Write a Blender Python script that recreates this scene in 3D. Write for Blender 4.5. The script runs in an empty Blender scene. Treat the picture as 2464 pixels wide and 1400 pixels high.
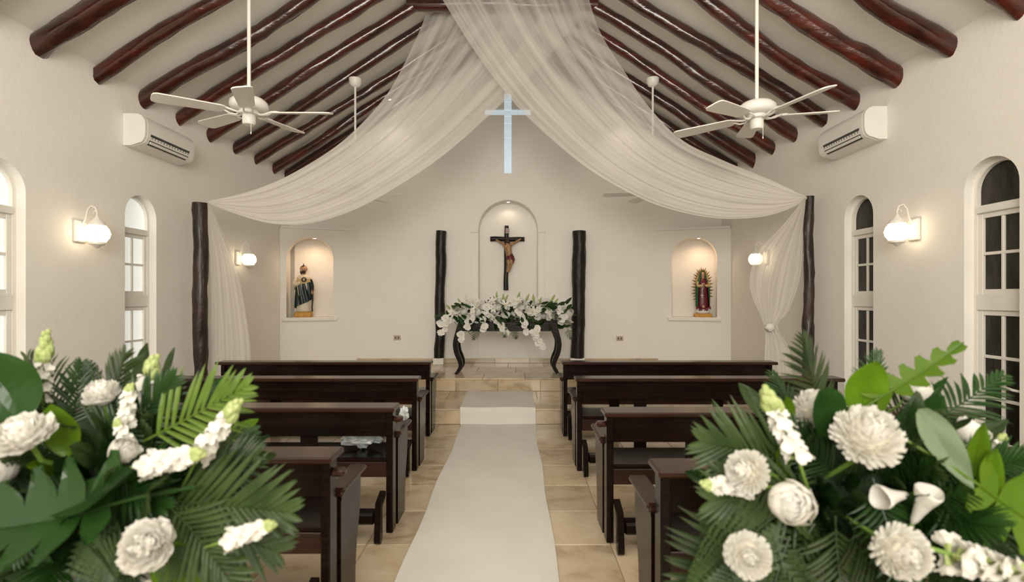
import bpy, bmesh, math, random
from mathutils import Vector, Matrix, Euler, Quaternion, noise as mnoise
R = math.radians
PI = math.pi
scene = bpy.context.scene
C = scene.collection
# ------------------------------------------------------------------ camera, world, light
FPX = 1250.0
CAMX, CAMZ = 0.15, 1.4
cam_d = bpy.data.cameras.new('camera')
cam = bpy.data.objects.new('camera', cam_d); C.objects.link(cam)
cam.location = (CAMX, 0, CAMZ); cam.rotation_euler = (PI/2, 0, 0)
cam_d.sensor_width = 36; cam_d.lens = 36*FPX/2464
cam_d.shift_x = -8/2464; cam_d.shift_y = 13/2464
cam_d.clip_start = 0.05
cam_d.dof.use_dof = True; cam_d.dof.focus_distance = 5.5; cam_d.dof.aperture_fstop = 2.3
scene.camera = cam
w = bpy.data.worlds.new('world'); scene.world = w; w.use_nodes = True
w.node_tree.nodes['Background'].inputs[0].default_value = (0.9, 0.95, 1.0, 1)
w.node_tree.nodes['Background'].inputs[1].default_value = 0.25
scene.view_settings.view_transform = 'Standard'
scene.view_settings.look = 'None'
scene.view_settings.gamma = 1
scene.view_settings.use_curve_mapping = False
scene.view_settings.exposure = -0.2

def area(name, loc, rot, sx, sy, e, col):
    l = bpy.data.lights.new(name, 'AREA'); l.shape = 'RECTANGLE'; l.size = sx; l.size_y = sy
    l.energy = e; l.color = col
    o = bpy.data.objects.new(name, l); C.objects.link(o); o.location = loc; o.rotation_euler = rot
    return o
# fill light added far behind the camera, at an invented gable opening
area('rear_fill', (0, -7.9, 3.2), (R(90), 0, 0), 5.6, 2.9, 240, (1.0, 0.935, 0.845))
# second fill added behind the camera, bounced off the white roof slopes
area('roof_fill', (0.0, -2.4, 2.6), (R(133), 0, 0), 2.8, 2.4, 400, (1.0, 0.935, 0.845))

def at(px, py, d):
    return Vector(((px-1240)/FPX*d+CAMX, d, CAMZ-(py-713)/FPX*d))

# ------------------------------------------------------------------ materials
MATS = {}
def nodes_of(name):
    m = bpy.data.materials.new(name); m.use_nodes = True
    nt = m.node_tree; b = nt.nodes['Principled BSDF']
    return m, nt, b
def L(nt, a, b): nt.links.new(a, b)
def mat(name, col, rough=0.5, col2=None, scale=6.0, stretch=(1, 1, 1), bump=0.0, bscale=None, coat=0, metal=0,
        trans=0.0, rand=0.0, emit=0.0, ecol=None, spec=0.5, coords='Object', detail=4, lo=.35, hi=.65):
    m, nt, b = nodes_of(name)
    b.inputs['Roughness'].default_value = rough
    b.inputs['Metallic'].default_value = metal
    b.inputs['Coat Weight'].default_value = coat
    b.inputs['Coat Roughness'].default_value = 0.12
    b.inputs['Specular IOR Level'].default_value = spec
    if emit:
        b.inputs['Emission Color'].default_value = (*(ecol or col), 1); b.inputs['Emission Strength'].default_value = emit
    tc = nt.nodes.new('ShaderNodeTexCoord'); mp = nt.nodes.new('ShaderNodeMapping')
    mp.inputs['Scale'].default_value = stretch
    L(nt, tc.outputs[coords], mp.inputs[0])
    n = nt.nodes.new('ShaderNodeTexNoise'); n.inputs['Scale'].default_value = scale; n.inputs['Detail'].default_value = detail
    L(nt, mp.outputs[0], n.inputs['Vector'])
    cr = nt.nodes.new('ShaderNodeValToRGB')
    cr.color_ramp.elements[0].position = lo; cr.color_ramp.elements[1].position = hi
    cr.color_ramp.elements[0].color = (*col, 1); cr.color_ramp.elements[1].color = (*(col2 or [c*0.94 for c in col]), 1)
    L(nt, n.outputs['Fac'], cr.inputs[0])
    out = cr.outputs[0]
    if rand:
        oi = nt.nodes.new('ShaderNodeObjectInfo'); mr = nt.nodes.new('ShaderNodeMapRange')
        mr.inputs['To Min'].default_value = 1-rand; mr.inputs['To Max'].default_value = 1+rand
        L(nt, oi.outputs['Random'], mr.inputs[0])
        hs = nt.nodes.new('ShaderNodeHueSaturation'); L(nt, out, hs.inputs['Color']); L(nt, mr.outputs[0], hs.inputs['Value'])
        out = hs.outputs[0]
    L(nt, out, b.inputs['Base Color'])
    if bump:
        n2 = nt.nodes.new('ShaderNodeTexNoise'); n2.inputs['Scale'].default_value = bscale or scale; n2.inputs['Detail'].default_value = 5
        L(nt, mp.outputs[0], n2.inputs['Vector'])
        bp = nt.nodes.new('ShaderNodeBump'); bp.inputs['Strength'].default_value = bump; bp.inputs['Distance'].default_value = 0.02
        L(nt, n2.outputs['Fac'], bp.inputs['Height']); L(nt, bp.outputs[0], b.inputs['Normal'])
    if trans:
        o = nt.nodes['Material Output']; t = nt.nodes.new('ShaderNodeBsdfTranslucent'); mx = nt.nodes.new('ShaderNodeMixShader')
        L(nt, out, t.inputs[0]); mx.inputs[0].default_value = trans
        L(nt, b.outputs[0], mx.inputs[1]); L(nt, t.outputs[0], mx.inputs[2]); L(nt, mx.outputs[0], o.inputs[0])
    MATS[name] = m
    return m

mat('stucco', (0.87, 0.84, 0.79), 0.85, (0.85, 0.82, 0.765), 3, bump=0.12, bscale=26)
mat('ceiling_paint', (0.86, 0.845, 0.795), 0.85, (0.84, 0.825, 0.775), 2.5, bump=0.08, bscale=18)
mat('white_paint', (0.82, 0.79, 0.73), 0.42, scale=4)
mat('fan_white', (0.84, 0.82, 0.77), 0.35, scale=4)
mat('ac_white', (0.83, 0.81, 0.76), 0.3, scale=3)
mat('ac_dark', (0.02, 0.022, 0.02), 0.4, (0.06, 0.06, 0.055), 40)
mat('log_red', (0.020, 0.0045, 0.0028), 0.24, (0.085, 0.012, 0.006), 3.2, (0.5, 4, 4), 0.55, 5, coat=0.7, rand=0.35, lo=.3, hi=.72)
mat('log_black', (0.005, 0.0035, 0.0028), 0.38, (0.014, 0.008, 0.005), 4, (3, 3, 0.7), 0.6, 7, spec=.3)
mat('post_bark', (0.012, 0.008, 0.006), 0.42, (0.042, 0.022, 0.014), 5, (2.2, 2.2, 0.8), 1.0, 8, coat=0.12, spec=.35)
mat('pew_wood', (0.0045, 0.0024, 0.0018), 0.20, (0.012, 0.0048, 0.0030), 3.2, (0.6, 6, 14), 0.03, 8, rand=0.12, spec=.18)
mat('ledge_wood', (0.038, 0.0115, 0.0055), 0.24, (0.018, 0.006, 0.0032), 3.0, (0.6, 8, 8), 0.03, 8, spec=.5)
mat('table_wood', (0.006, 0.004, 0.003), 0.24, (0.014, 0.008, 0.006), 5, (1, 1, 5), 0.05, 8, spec=.22)
mat('travertine', (0.60, 0.485, 0.335), 0.14, (0.44, 0.33, 0.205), 2.6, (1, 2.6, 2.6), 0.03, 9, rand=0.13, coords='Generated', detail=9, lo=.32, hi=.74)
def travertine():
    m, nt, b = nodes_of('travertine_tile')
    tc = nt.nodes.new('ShaderNodeTexCoord'); oi = nt.nodes.new('ShaderNodeObjectInfo')
    ad = nt.nodes.new('ShaderNodeVectorMath'); ad.operation = 'ADD'
    sc = nt.nodes.new('ShaderNodeVectorMath'); sc.operation = 'SCALE'; sc.inputs['Scale'].default_value = 0
    cmb = nt.nodes.new('ShaderNodeCombineXYZ'); ml = nt.nodes.new('ShaderNodeMath'); ml.operation = 'MULTIPLY'; ml.inputs[1].default_value = 37.0
    L(nt, oi.outputs['Random'], ml.inputs[0])
    for k in range(3): L(nt, ml.outputs[0], cmb.inputs[k])
    L(nt, tc.outputs['Object'], ad.inputs[0]); L(nt, cmb.outputs[0], ad.inputs[1])
    mp = nt.nodes.new('ShaderNodeMapping'); mp.inputs['Scale'].default_value = (1.0, 1.45, 1.45); L(nt, ad.outputs[0], mp.inputs[0])
    n = nt.nodes.new('ShaderNodeTexNoise'); n.inputs['Scale'].default_value = 3.4; n.inputs['Detail'].default_value = 12
    n.inputs['Roughness'].default_value = 0.62; n.inputs['Distortion'].default_value = 0.5
    L(nt, mp.outputs[0], n.inputs['Vector'])
    cr = nt.nodes.new('ShaderNodeValToRGB'); e = cr.color_ramp.elements
    e[0].position = .30; e[0].color = (0.36, 0.265, 0.165, 1); e[1].position = .72; e[1].color = (0.66, 0.56, 0.42, 1)
    x = e.new(.47); x.color = (0.56, 0.445, 0.305, 1)
    L(nt, n.outputs['Fac'], cr.inputs[0])
    mr = nt.nodes.new('ShaderNodeMapRange'); mr.inputs['To Min'].default_value = .80; mr.inputs['To Max'].default_value = 1.12
    L(nt, oi.outputs['Random'], mr.inputs[0])
    hs = nt.nodes.new('ShaderNodeHueSaturation'); L(nt, cr.outputs[0], hs.inputs['Color']); L(nt, mr.outputs[0], hs.inputs['Value'])
    L(nt, hs.outputs[0], b.inputs['Base Color']); b.inputs['Roughness'].default_value = 0.16
    MATS['travertine'] = m
travertine()
mat('grout', (0.36, 0.29, 0.20), 0.8)
mat('runner_cloth', (0.72, 0.70, 0.655), 0.95, (0.69, 0.67, 0.625), 5, bump=0.1, bscale=90)
mat('gold_paint', (0.62, 0.33, 0.04), 0.45, (0.5, 0.25, 0.03), 20)
mat('cream_plaster', (0.72, 0.64, 0.50), 0.5)
mat('tan_plaster', (0.60, 0.44, 0.20), 0.5)
mat('teal_paint', (0.003, 0.009, 0.010), 0.35, (0.008, 0.026, 0.026), 14)
mat('green_paint', (0.008, 0.07, 0.025), 0.35, (0.015, 0.12, 0.045), 14)
mat('red_paint', (0.16, 0.006, 0.016), 0.4, (0.09, 0.004, 0.012), 14)
mat('skin_paint', (0.52, 0.30, 0.17), 0.45)
mat('corpus_paint', (0.42, 0.25, 0.11), 0.4, (0.16, 0.05, 0.02), 60, lo=.45, hi=.7)
mat('hair_paint', (0.03, 0.012, 0.008), 0.5)
mat('ray_gold', (0.36, 0.22, 0.07), 0.35, (0.18, 0.10, 0.03), 10, metal=0.4)
mat('white_gloss', (0.80, 0.78, 0.74), 0.3)
mat('plate_beige', (0.50, 0.42, 0.31), 0.5)
mat('socket_dark', (0.10, 0.08, 0.06), 0.5)
mat('chrome', (0.6, 0.6, 0.6), 0.25, metal=1)
mat('plastic_wrap', (0.80, 0.86, 0.88), 0.18, (0.50, 0.56, 0.57), 9, bump=0.6, bscale=16)
mat('window_frosted', (0.80, 0.82, 0.80), 0.35, (0.74, 0.76, 0.74), 2.5, emit=0.56, ecol=(0.93, 0.95, 0.90))
mat('window_dark', (0.014, 0.013, 0.009), 0.22, (0.045, 0.040, 0.030), 4, (3, 3, 0.8), 0.12, 20, spec=0.25)
mat('cross_glass', (0.55, 0.68, 0.76), 0.3, (0.48, 0.60, 0.68), 20, emit=0.5, ecol=(0.74, 0.86, 0.94), bump=0.4, bscale=40)
mat('lamp_glow', (1.0, 0.9, 0.72), 0.3, emit=18.0, ecol=(1.0, 0.82, 0.56))
mat('spot_glow', (1.0, 0.92, 0.78), 0.3, emit=8.0, ecol=(1.0, 0.85, 0.60))
# plants
mat('leaf_dark', (0.009, 0.032, 0.006), 0.32, (0.020, 0.060, 0.009), 7, trans=0.18, rand=0.35, spec=0.28)
mat('leaf_palm', (0.020, 0.038, 0.009), 0.40, (0.050, 0.078, 0.022), 6, trans=0.22, rand=0.35, spec=0.28)
mat('leaf_bright', (0.075, 0.165, 0.006), 0.36, (0.13, 0.235, 0.012), 5, trans=0.32, rand=0.2, spec=0.28)
mat('leaf_monstera', (0.013, 0.044, 0.008), 0.24, (0.026, 0.072, 0.014), 4, trans=0.15, rand=0.15, spec=0.28)
mat('leaf_olive', (0.075, 0.135, 0.014), 0.42, (0.12, 0.19, 0.028), 6, trans=0.28, rand=0.15, spec=0.28)
mat('leaf_silver', (0.16, 0.22, 0.13), 0.5, (0.20, 0.27, 0.16), 4, trans=0.2)
mat('leaf_fern', (0.024, 0.046, 0.012), 0.45, (0.055, 0.090, 0.026), 8, trans=0.22, rand=0.3, spec=0.28)
mat('shade_core', (0.006, 0.014, 0.004), 0.9, (0.012, 0.03, 0.007), 20, bump=1, bscale=30)  # foam core coloured near-black for the shade between the leaves
mat('stem_green', (0.12, 0.24, 0.035), 0.45, (0.2, 0.34, 0.06), 12, trans=0.15)
mat('bud_green', (0.34, 0.44, 0.13), 0.45, (0.45, 0.52, 0.22), 20, trans=0.2)
mat('petal_white', (0.84, 0.825, 0.78), 0.55, (0.80, 0.78, 0.72), 9, trans=0.25)
mat('petal_cream', (0.82, 0.78, 0.64), 0.55, (0.74, 0.70, 0.54), 9, trans=0.25)
mat('petal_core', (0.62, 0.60, 0.30), 0.6, trans=0.15)
def sheer(name, lo, hi):
    m = bpy.data.materials.new(name); m.use_nodes = True; nt = m.node_tree; nt.nodes.clear()
    out = nt.nodes.new('ShaderNodeOutputMaterial'); mx = nt.nodes.new('ShaderNodeMixShader'); tr = nt.nodes.new('ShaderNodeBsdfTransparent')
    mx2 = nt.nodes.new('ShaderNodeMixShader'); df = nt.nodes.new('ShaderNodeBsdfDiffuse'); tl = nt.nodes.new('ShaderNodeBsdfTranslucent')
    for d in (df, tl): d.inputs[0].default_value = (0.86, 0.825, 0.775, 1)
    mx2.inputs[0].default_value = 0.4
    L(nt, df.outputs[0], mx2.inputs[1]); L(nt, tl.outputs[0], mx2.inputs[2])
    uv = nt.nodes.new('ShaderNodeUVMap'); sp = nt.nodes.new('ShaderNodeSeparateXYZ'); L(nt, uv.outputs[0], sp.inputs[0])
    mp = nt.nodes.new('ShaderNodeMapping'); mp.inputs['Scale'].default_value = (15, 1.0, 1); L(nt, uv.outputs[0], mp.inputs[0])
    n = nt.nodes.new('ShaderNodeTexNoise'); n.inputs['Scale'].default_value = 1; n.inputs['Detail'].default_value = 3; L(nt, mp.outputs[0], n.inputs['Vector'])
    a = nt.nodes.new('ShaderNodeMapRange'); a.inputs['From Min'].default_value = .40; a.inputs['From Max'].default_value = .68
    a.inputs['To Min'].default_value = lo; a.inputs['To Max'].default_value = hi
    L(nt, n.outputs['Fac'], a.inputs[0])
    g = nt.nodes.new('ShaderNodeMapRange'); g.inputs['From Min'].default_value = .25; g.inputs['From Max'].default_value = 1.0
    g.inputs['To Min'].default_value = 0; g.inputs['To Max'].default_value = 0.75; L(nt, sp.outputs[1], g.inputs[0])
    # 1-(1-a)(1-g): the gathered end has more layers
    i1 = nt.nodes.new('ShaderNodeMath'); i1.operation = 'SUBTRACT'; i1.inputs[0].default_value = 1; L(nt, a.outputs[0], i1.inputs[1])
    i2 = nt.nodes.new('ShaderNodeMath'); i2.operation = 'SUBTRACT'; i2.inputs[0].default_value = 1; L(nt, g.outputs[0], i2.inputs[1])
    mu = nt.nodes.new('ShaderNodeMath'); mu.operation = 'MULTIPLY'; L(nt, i1.outputs[0], mu.inputs[0]); L(nt, i2.outputs[0], mu.inputs[1])
    L(nt, mu.outputs[0], mx.inputs[0]); L(nt, mx2.outputs[0], mx.inputs[1]); L(nt, tr.outputs[0], mx.inputs[2]); L(nt, mx.outputs[0], out.inputs[0])
    MATS[name] = m
sheer('sheer_swag', 0.42, 0.88)
sheer('sheer_tail', 0.42, 0.72)
def glass_clear():
    m = bpy.data.materials.new('clear_globe'); m.use_nodes = True; nt = m.node_tree; nt.nodes.clear()
    out = nt.nodes.new('ShaderNodeOutputMaterial'); mx = nt.nodes.new('ShaderNodeMixShader'); tr = nt.nodes.new('ShaderNodeBsdfTransparent')
    em = nt.nodes.new('ShaderNodeBsdfPrincipled'); em.inputs['Base Color'].default_value = (1, .95, .85, 1); em.inputs['Roughness'].default_value = .25
    em.inputs['Emission Color'].default_value = (1.0, .84, .58, 1); em.inputs['Emission Strength'].default_value = 0.8
    mx.inputs[0].default_value = 0.45
    L(nt, tr.outputs[0], mx.inputs[1]); L(nt, em.outputs[0], mx.inputs[2]); L(nt, mx.outputs[0], out.inputs[0])
    MATS['clear_globe'] = m
glass_clear()

# ------------------------------------------------------------------ helpers
class MB:
    def __init__(s): s.v = []; s.f = []; s.m = []
    def add(s, vs, fs, mi=0, M=None):
        b = len(s.v)
        s.v += [tuple(M @ Vector(v)) if M else tuple(v) for v in vs]
        s.f += [tuple(i+b for i in f) for f in fs]; s.m += [mi]*len(fs)
        return s
    def box(s, lo, hi, c=0.0, mi=0, M=None):
        x0, y0, z0 = [min(a, b) for a, b in zip(lo, hi)]; x1, y1, z1 = [max(a, b) for a, b in zip(lo, hi)]
        if c <= 0:
            vs = [(x0,y0,z0),(x1,y0,z0),(x1,y1,z0),(x0,y1,z0),(x0,y0,z1),(x1,y0,z1),(x1,y1,z1),(x0,y1,z1)]
            fs = [(0,3,2,1),(4,5,6,7),(0,1,5,4),(1,2,6,5),(2,3,7,6),(3,0,4,7)]
            return s.add(vs, fs, mi, M)
        c = min(c, (x1-x0)*.45, (y1-y0)*.45, (z1-z0)*.45)
        P = {}; vs = []
        X = ((x0, 1), (x1, -1)); Y = ((y0, 1), (y1, -1)); Z = ((z0, 1), (z1, -1))
        for i in (0, 1):
            for j in (0, 1):
                for k in (0, 1):
                    x, sx = X[i]; y, sy = Y[j]; z, sz = Z[k]
                    for ax, p in ((0, (x, y+sy*c, z+sz*c)), (1, (x+sx*c, y, z+sz*c)), (2, (x+sx*c, y+sy*c, z))):
                        P[(i, j, k, ax)] = len(vs); vs.append(p)
        fs = []
        for i in (0, 1): fs.append(tuple(P[(i, j, k, 0)] for j, k in ((0,0),(1,0),(1,1),(0,1))))
        for j in (0, 1): fs.append(tuple(P[(i, j, k, 1)] for i, k in ((0,0),(1,0),(1,1),(0,1))))
        for k in (0, 1): fs.append(tuple(P[(i, j, k, 2)] for i, j in ((0,0),(1,0),(1,1),(0,1))))
        for a in (0, 1):
            for b in (0, 1):
                fs.append((P[(0,a,b,1)], P[(1,a,b,1)], P[(1,a,b,2)], P[(0,a,b,2)]))
                fs.append((P[(a,0,b,0)], P[(a,1,b,0)], P[(a,1,b,2)], P[(a,0,b,2)]))
                fs.append((P[(a,b,0,0)], P[(a,b,1,0)], P[(a,b,1,1)], P[(a,b,0,1)]))
        for i in (0, 1):
            for j in (0, 1):
                for k in (0, 1): fs.append((P[(i,j,k,0)], P[(i,j,k,1)], P[(i,j,k,2)]))
        return s.add(vs, fs, mi, M)
    def prism(s, poly, a, b, axis='y', mi=0, M=None):
        n = len(poly)
        def p(q, t):
            return {'y': (q[0], t, q[1]), 'x': (t, q[0], q[1]), 'z': (q[0], q[1], t)}[axis]
        vs = [p(q, a) for q in poly]+[p(q, b) for q in poly]
        fs = [tuple(range(n)), tuple(range(2*n-1, n-1, -1))]+[(i, i+n, (i+1) % n+n, (i+1) % n) for i in range(n)]
        return s.add(vs, fs, mi, M)
    def tube(s, pts, rad, seg=8, mi=0, cap=True, M=None, jit=None, flat=1.0):
        pts = [Vector(p) for p in pts]; n = len(pts)
        if not hasattr(rad, '__len__'): rad = [rad]*n
        t0 = (pts[1]-pts[0]).normalized()
        up = Vector((0, 0, 1)) if abs(t0.z) < .9 else Vector((0, 1, 0))
        nx = t0.cross(up).normalized(); vs = []; fs = []
        for i, p in enumerate(pts):
            t = (pts[min(i+1, n-1)]-pts[max(i-1, 0)]).normalized()
            nx = (nx-t*nx.dot(t)).normalized(); ny = t.cross(nx)
            for k in range(seg):
                a = 2*PI*k/seg; r = rad[i]*(jit(i, k) if jit else 1)
                vs.append(p+nx*math.cos(a)*r+ny*math.sin(a)*r*flat)
        for i in range(n-1):
            for k in range(seg):
                k2 = (k+1) % seg
                fs.append((i*seg+k, i*seg+k2, (i+1)*seg+k2, (i+1)*seg+k))
        if cap: fs += [tuple(range(seg-1, -1, -1)), tuple(range((n-1)*seg, n*seg))]
        return s.add(vs, fs, mi, M)
    def lathe(s, prof, seg=16, mi=0, M=None, ell=1.0, fold=None, mif=None):
        n = len(prof); vs = []; fs = []
        for i, (r, z) in enumerate(prof):
            for k in range(seg):
                a = 2*PI*k/seg; rr = r*(fold(i, a) if fold else 1)
                vs.append((math.cos(a)*rr, math.sin(a)*rr*ell, z))
        b = len(s.v); s.v += [tuple(M @ Vector(v)) if M else v for v in vs]
        for i in range(n-1):
            for k in range(seg):
                k2 = (k+1) % seg
                s.f.append(tuple(b+q for q in (i*seg+k, i*seg+k2, (i+1)*seg+k2, (i+1)*seg+k)))
                s.m.append(mif(2*PI*(k+.5)/seg, (prof[i][1]+prof[i+1][1])/2) if mif else mi)
        s.f += [tuple(b+q for q in range(seg-1, -1, -1)), tuple(b+(n-1)*seg+q for q in range(seg))]
        s.m += [s.m[-1] if mif else mi]*2
        return s
    def ball(s, c, r, seg=12, rings=8, mi=0, sc=(1, 1, 1), M=None, jit=None):
        prof = []; vs = []; fs = []
        for i in range(rings+1):
            th = PI*i/rings
            for k in range(seg):
                a = 2*PI*k/seg; d = Vector((math.sin(th)*math.cos(a), math.sin(th)*math.sin(a), math.cos(th)))
                q = r*(jit(d) if jit else 1)
                vs.append((c[0]+d.x*q*sc[0], c[1]+d.y*q*sc[1], c[2]+d.z*q*sc[2]))
        for i in range(rings):
            for k in range(seg):
                k2 = (k+1) % seg; fs.append((i*seg+k, (i+1)*seg+k, (i+1)*seg+k2, i*seg+k2))
        return s.add(vs, fs, mi, M)
    def grid(s, fn, nu, nv, mi=0, M=None):
        vs = [fn(i/nu, j/nv) for j in range(nv+1) for i in range(nu+1)]
        fs = [(j*(nu+1)+i, j*(nu+1)+i+1, (j+1)*(nu+1)+i+1, (j+1)*(nu+1)+i) for j in range(nv) for i in range(nu)]
        return s.add(vs, fs, mi, M)
    def mesh(s, name, mats, smooth=False, ang=None):
        me = bpy.data.meshes.new(name); me.from_pydata(s.v, [], s.f)
        if isinstance(mats, str): mats = [mats]
        for m in mats: me.materials.append(MATS[m])
        me.polygons.foreach_set('material_index', s.m)
        bm = bmesh.new(); bm.from_mesh(me)
        bmesh.ops.remove_doubles(bm, verts=bm.verts, dist=1e-5)
        if smooth is not None: bmesh.ops.recalc_face_normals(bm, faces=bm.faces)
        if smooth:
            for f in bm.faces: f.smooth = True
            if ang:
                for e in bm.edges:
                    if len(e.link_faces) == 2 and e.calc_face_angle(0) > R(ang): e.smooth = False
        bm.to_mesh(me); bm.free(); me.update()
        return me
    def build(s, name, mats, parent=None, smooth=False, ang=None, loc=None, rot=None):
        return obj(name, s.mesh(name, mats, smooth, ang), parent, loc, rot)
def obj(name, me, parent=None, loc=None, rot=None, scale=None):
    o = bpy.data.objects.new(name, me); C.objects.link(o)
    if parent: o.parent = parent
    if loc is not None: o.location = loc
    if rot is not None:
        if isinstance(rot, Quaternion): o.rotation_mode = 'QUATERNION'; o.rotation_quaternion = rot
        else: o.rotation_euler = rot
    if scale is not None: o.scale = (scale,)*3 if not hasattr(scale, '__len__') else scale
    return o
def tag(o, label, cat=None, group=None, kind=None):
    if label: o['label'] = label
    if cat: o['category'] = cat
    if group: o['group'] = group
    if kind: o['kind'] = kind
    return o
def empty(name, loc=(0, 0, 0), rot=(0, 0, 0)):
    o = bpy.data.objects.new(name, None); C.objects.link(o); o.location = loc; o.rotation_euler = rot; o.empty_display_size = .1
    return o
def copy_tree(o, parent=None):
    c = o.copy(); C.objects.link(c); c.parent = parent
    for ch in list(o.children): copy_tree(ch, c)
    return c
def boolean(o, cutters):
    for m in cutters:
        t = bpy.data.objects.new('cutter', m); C.objects.link(t)
        md = o.modifiers.new('cut', 'BOOLEAN'); md.object = t; md.operation = 'DIFFERENCE'; md.solver = 'EXACT'
        dg = bpy.context.evaluated_depsgraph_get(); dg.update()
        ne = bpy.data.meshes.new_from_object(o.evaluated_get(dg))
        o.modifiers.clear(); o.data = ne
        bpy.data.objects.remove(t)
def frame(zdir, ydir):
    z = Vector(zdir).normalized(); y = Vector(ydir); y = (y-z*y.dot(z))
    if y.length < 1e-4: y = Vector((0.3, 0.5, .8)); y = y-z*y.dot(z)
    y.normalize(); x = y.cross(z)
    return Matrix((x, y, z)).transposed().to_quaternion()
def arch(cx, w, z0, zs, n=14, rx=None, rz=None):
    h = w/2; rz = rz or h
    return [(cx-h, z0), (cx+h, z0)]+[(cx+h*math.cos(PI*i/n), zs+rz*math.sin(PI*i/n)) for i in range(n+1)]
def skin_mesh(name, verts, edges, radii, mats, sub=2):
    me = bpy.data.meshes.new(name); me.from_pydata([Vector(v) for v in verts], edges, [])
    o = bpy.data.objects.new(name, me); C.objects.link(o)
    o.modifiers.new('skin', 'SKIN'); s = o.modifiers.new('sub', 'SUBSURF'); s.levels = sub; s.render_levels = sub
    if not me.skin_vertices: 
        with bpy.context.temp_override(object=o, active_object=o): bpy.ops.mesh.customdata_skin_add()
    for i, r in enumerate(radii): me.skin_vertices[0].data[i].radius = (r, r) if not hasattr(r, '__len__') else r
    me.skin_vertices[0].data[0].use_root = True
    dg = bpy.context.evaluated_depsgraph_get(); dg.update()
    ne = bpy.data.meshes.new_from_object(o.evaluated_get(dg)); ne.name = name
    bpy.data.objects.remove(o)
    ne.materials.clear()
    for m in mats: ne.materials.append(MATS[m])
    for p in ne.polygons: p.use_smooth = True
    return ne

# ------------------------------------------------------------------ room shell
W = 3.45; YB = 8.31; YR = -8.0; SL = 0.64; ZE = 3.382; ZR = ZE+SL*W
ST = 0.168; D1 = 5.69; D2 = 6.75
WIN_Y = (3.61, 5.0); WIN_W = 0.42; WIN_Z0 = 0.30; WIN_ZS = 2.16
def wall_side(name, s):
    mb = MB(); mb.prism([(s*W, 0), (s*W, ZE+.004), (s*(W+.3), ZE-.188), (s*(W+.3), 0)], YR, YB+.5, 'y')
    o = mb.build(name, 'stucco'); tag(o, None, kind='structure')
    cut = []
    for y in WIN_Y:
        c = MB(); c.prism(arch(y, WIN_W, WIN_Z0, WIN_ZS, 20), s*(W-.2), s*(W+.5), 'x'); cut.append(c.mesh('cut', 'stucco'))
    boolean(o, cut)
    return o
wall_side('wall_left', -1); wall_side('wall_right', 1)
# altar wall: gable with the middle niche, the cross window and the corner niches cut out
XP = 2.38; YP = 7.95; ZP = 2.45          # corner panel: inner end flush with the wall, outer end stands forward
def panel_pt(s, t, z=0):                # t 0 inner .. 1 outer
    return Vector((s*(XP+(W-XP)*t), YB+(YP-YB)*t, z))
def niche_cut(s):
    a = panel_pt(s, 0); b = panel_pt(s, 1); u = (b-a).normalized(); ln = (b-a).length
    n = Vector((-u.y, u.x, 0)); n = n if n.y > 0 else -n
    c0, c1 = (0.36, 1.04) if s < 0 else (0.26, .93)
    cx = (c0+c1)/2; ww = c1-c0
    pts = arch(cx, ww, 1.075, 1.99, 18, rz=.335)
    vs = []
    for off in (-.25, .34):
        vs += [a+u*p[0]+n*off+Vector((0, 0, p[1])) for p in pts]
    k = len(pts)
    fs = [tuple(range(k)), tuple(range(2*k-1, k-1, -1))]+[(i, i+k, (i+1) % k+k, (i+1) % k) for i in range(k)]
    mb = MB(); mb.add(vs, fs)
    return mb.mesh('cut', 'stucco'), a, u, n, cx, ww
nl = niche_cut(-1); nr = niche_cut(1)
mb = MB(); mb.prism([(-W, 0), (W, 0), (W, ZE+.004), (0, ZR+.004), (-W, ZE+.004)], YB, YB+.5, 'y')
wall_back = mb.build('wall_back', 'stucco'); tag(wall_back, None, kind='structure')
NX = .035
c1 = MB().prism(arch(NX, .95, .82, 2.46, 22), YB-.2, YB+.26, 'y').mesh('cut', 'stucco')
CX0 = .03
cross_poly = [(-.06, 3.37), (.06, 3.37), (.06, 4.30), (.37, 4.30), (.37, 4.40), (.06, 4.40), (.06, 4.66), (-.06, 4.66), (-.06, 4.40), (-.37, 4.40), (-.37, 4.30), (-.06, 4.30)]
cross_poly = [(x+CX0, z) for x, z in cross_poly]
c2 = MB().prism(cross_poly, YB-.2, YB+.8, 'y').mesh('cut', 'stucco')
boolean(wall_back, [c1, c2, nl[0], nr[0]])
for s, nm, cu in ((-1, 'wall_corner_left', niche_cut(-1)[0]), (1, 'wall_corner_right', niche_cut(1)[0])):
    a = panel_pt(s, 0); b = panel_pt(s, 1)
    mb = MB(); mb.prism([(a.x, a.y), (b.x, b.y), (b.x, YB+.02), (a.x, YB+.02)], .3, ZP, 'z')
    o = mb.build(nm, 'stucco'); tag(o, None, kind='structure'); boolean(o, [cu])
# unseen rear wall; its high opening is invented to let light in
mb = MB(); mb.prism([(-W, 0), (W, 0), (W, ZE+.004), (0, ZR+.004), (-W, ZE+.004)], YR-.3, YR, 'y')
wr = mb.build('wall_rear', 'stucco'); tag(wr, None, kind='structure')
boolean(wr, [MB().prism([(-2.9, 1.7), (2.9, 1.7), (2.9, 3.4), (1.2, 4.6), (-1.2, 4.6), (-2.9, 3.4)], YR-.6, YR+.3, 'y').mesh('cut', 'stucco')])
# ceiling
for nm, s in (('ceiling_left', -1), ('ceiling_right', 1)):
    mb = MB(); e = W+.45
    mb.prism([(0, ZR), (s*e, ZR-SL*e), (s*e, ZR-SL*e+.16), (0, ZR+.16)], YR-.3, YB+.5, 'y')
    tag(mb.build(nm, 'ceiling_paint'), None, kind='structure')
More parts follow.
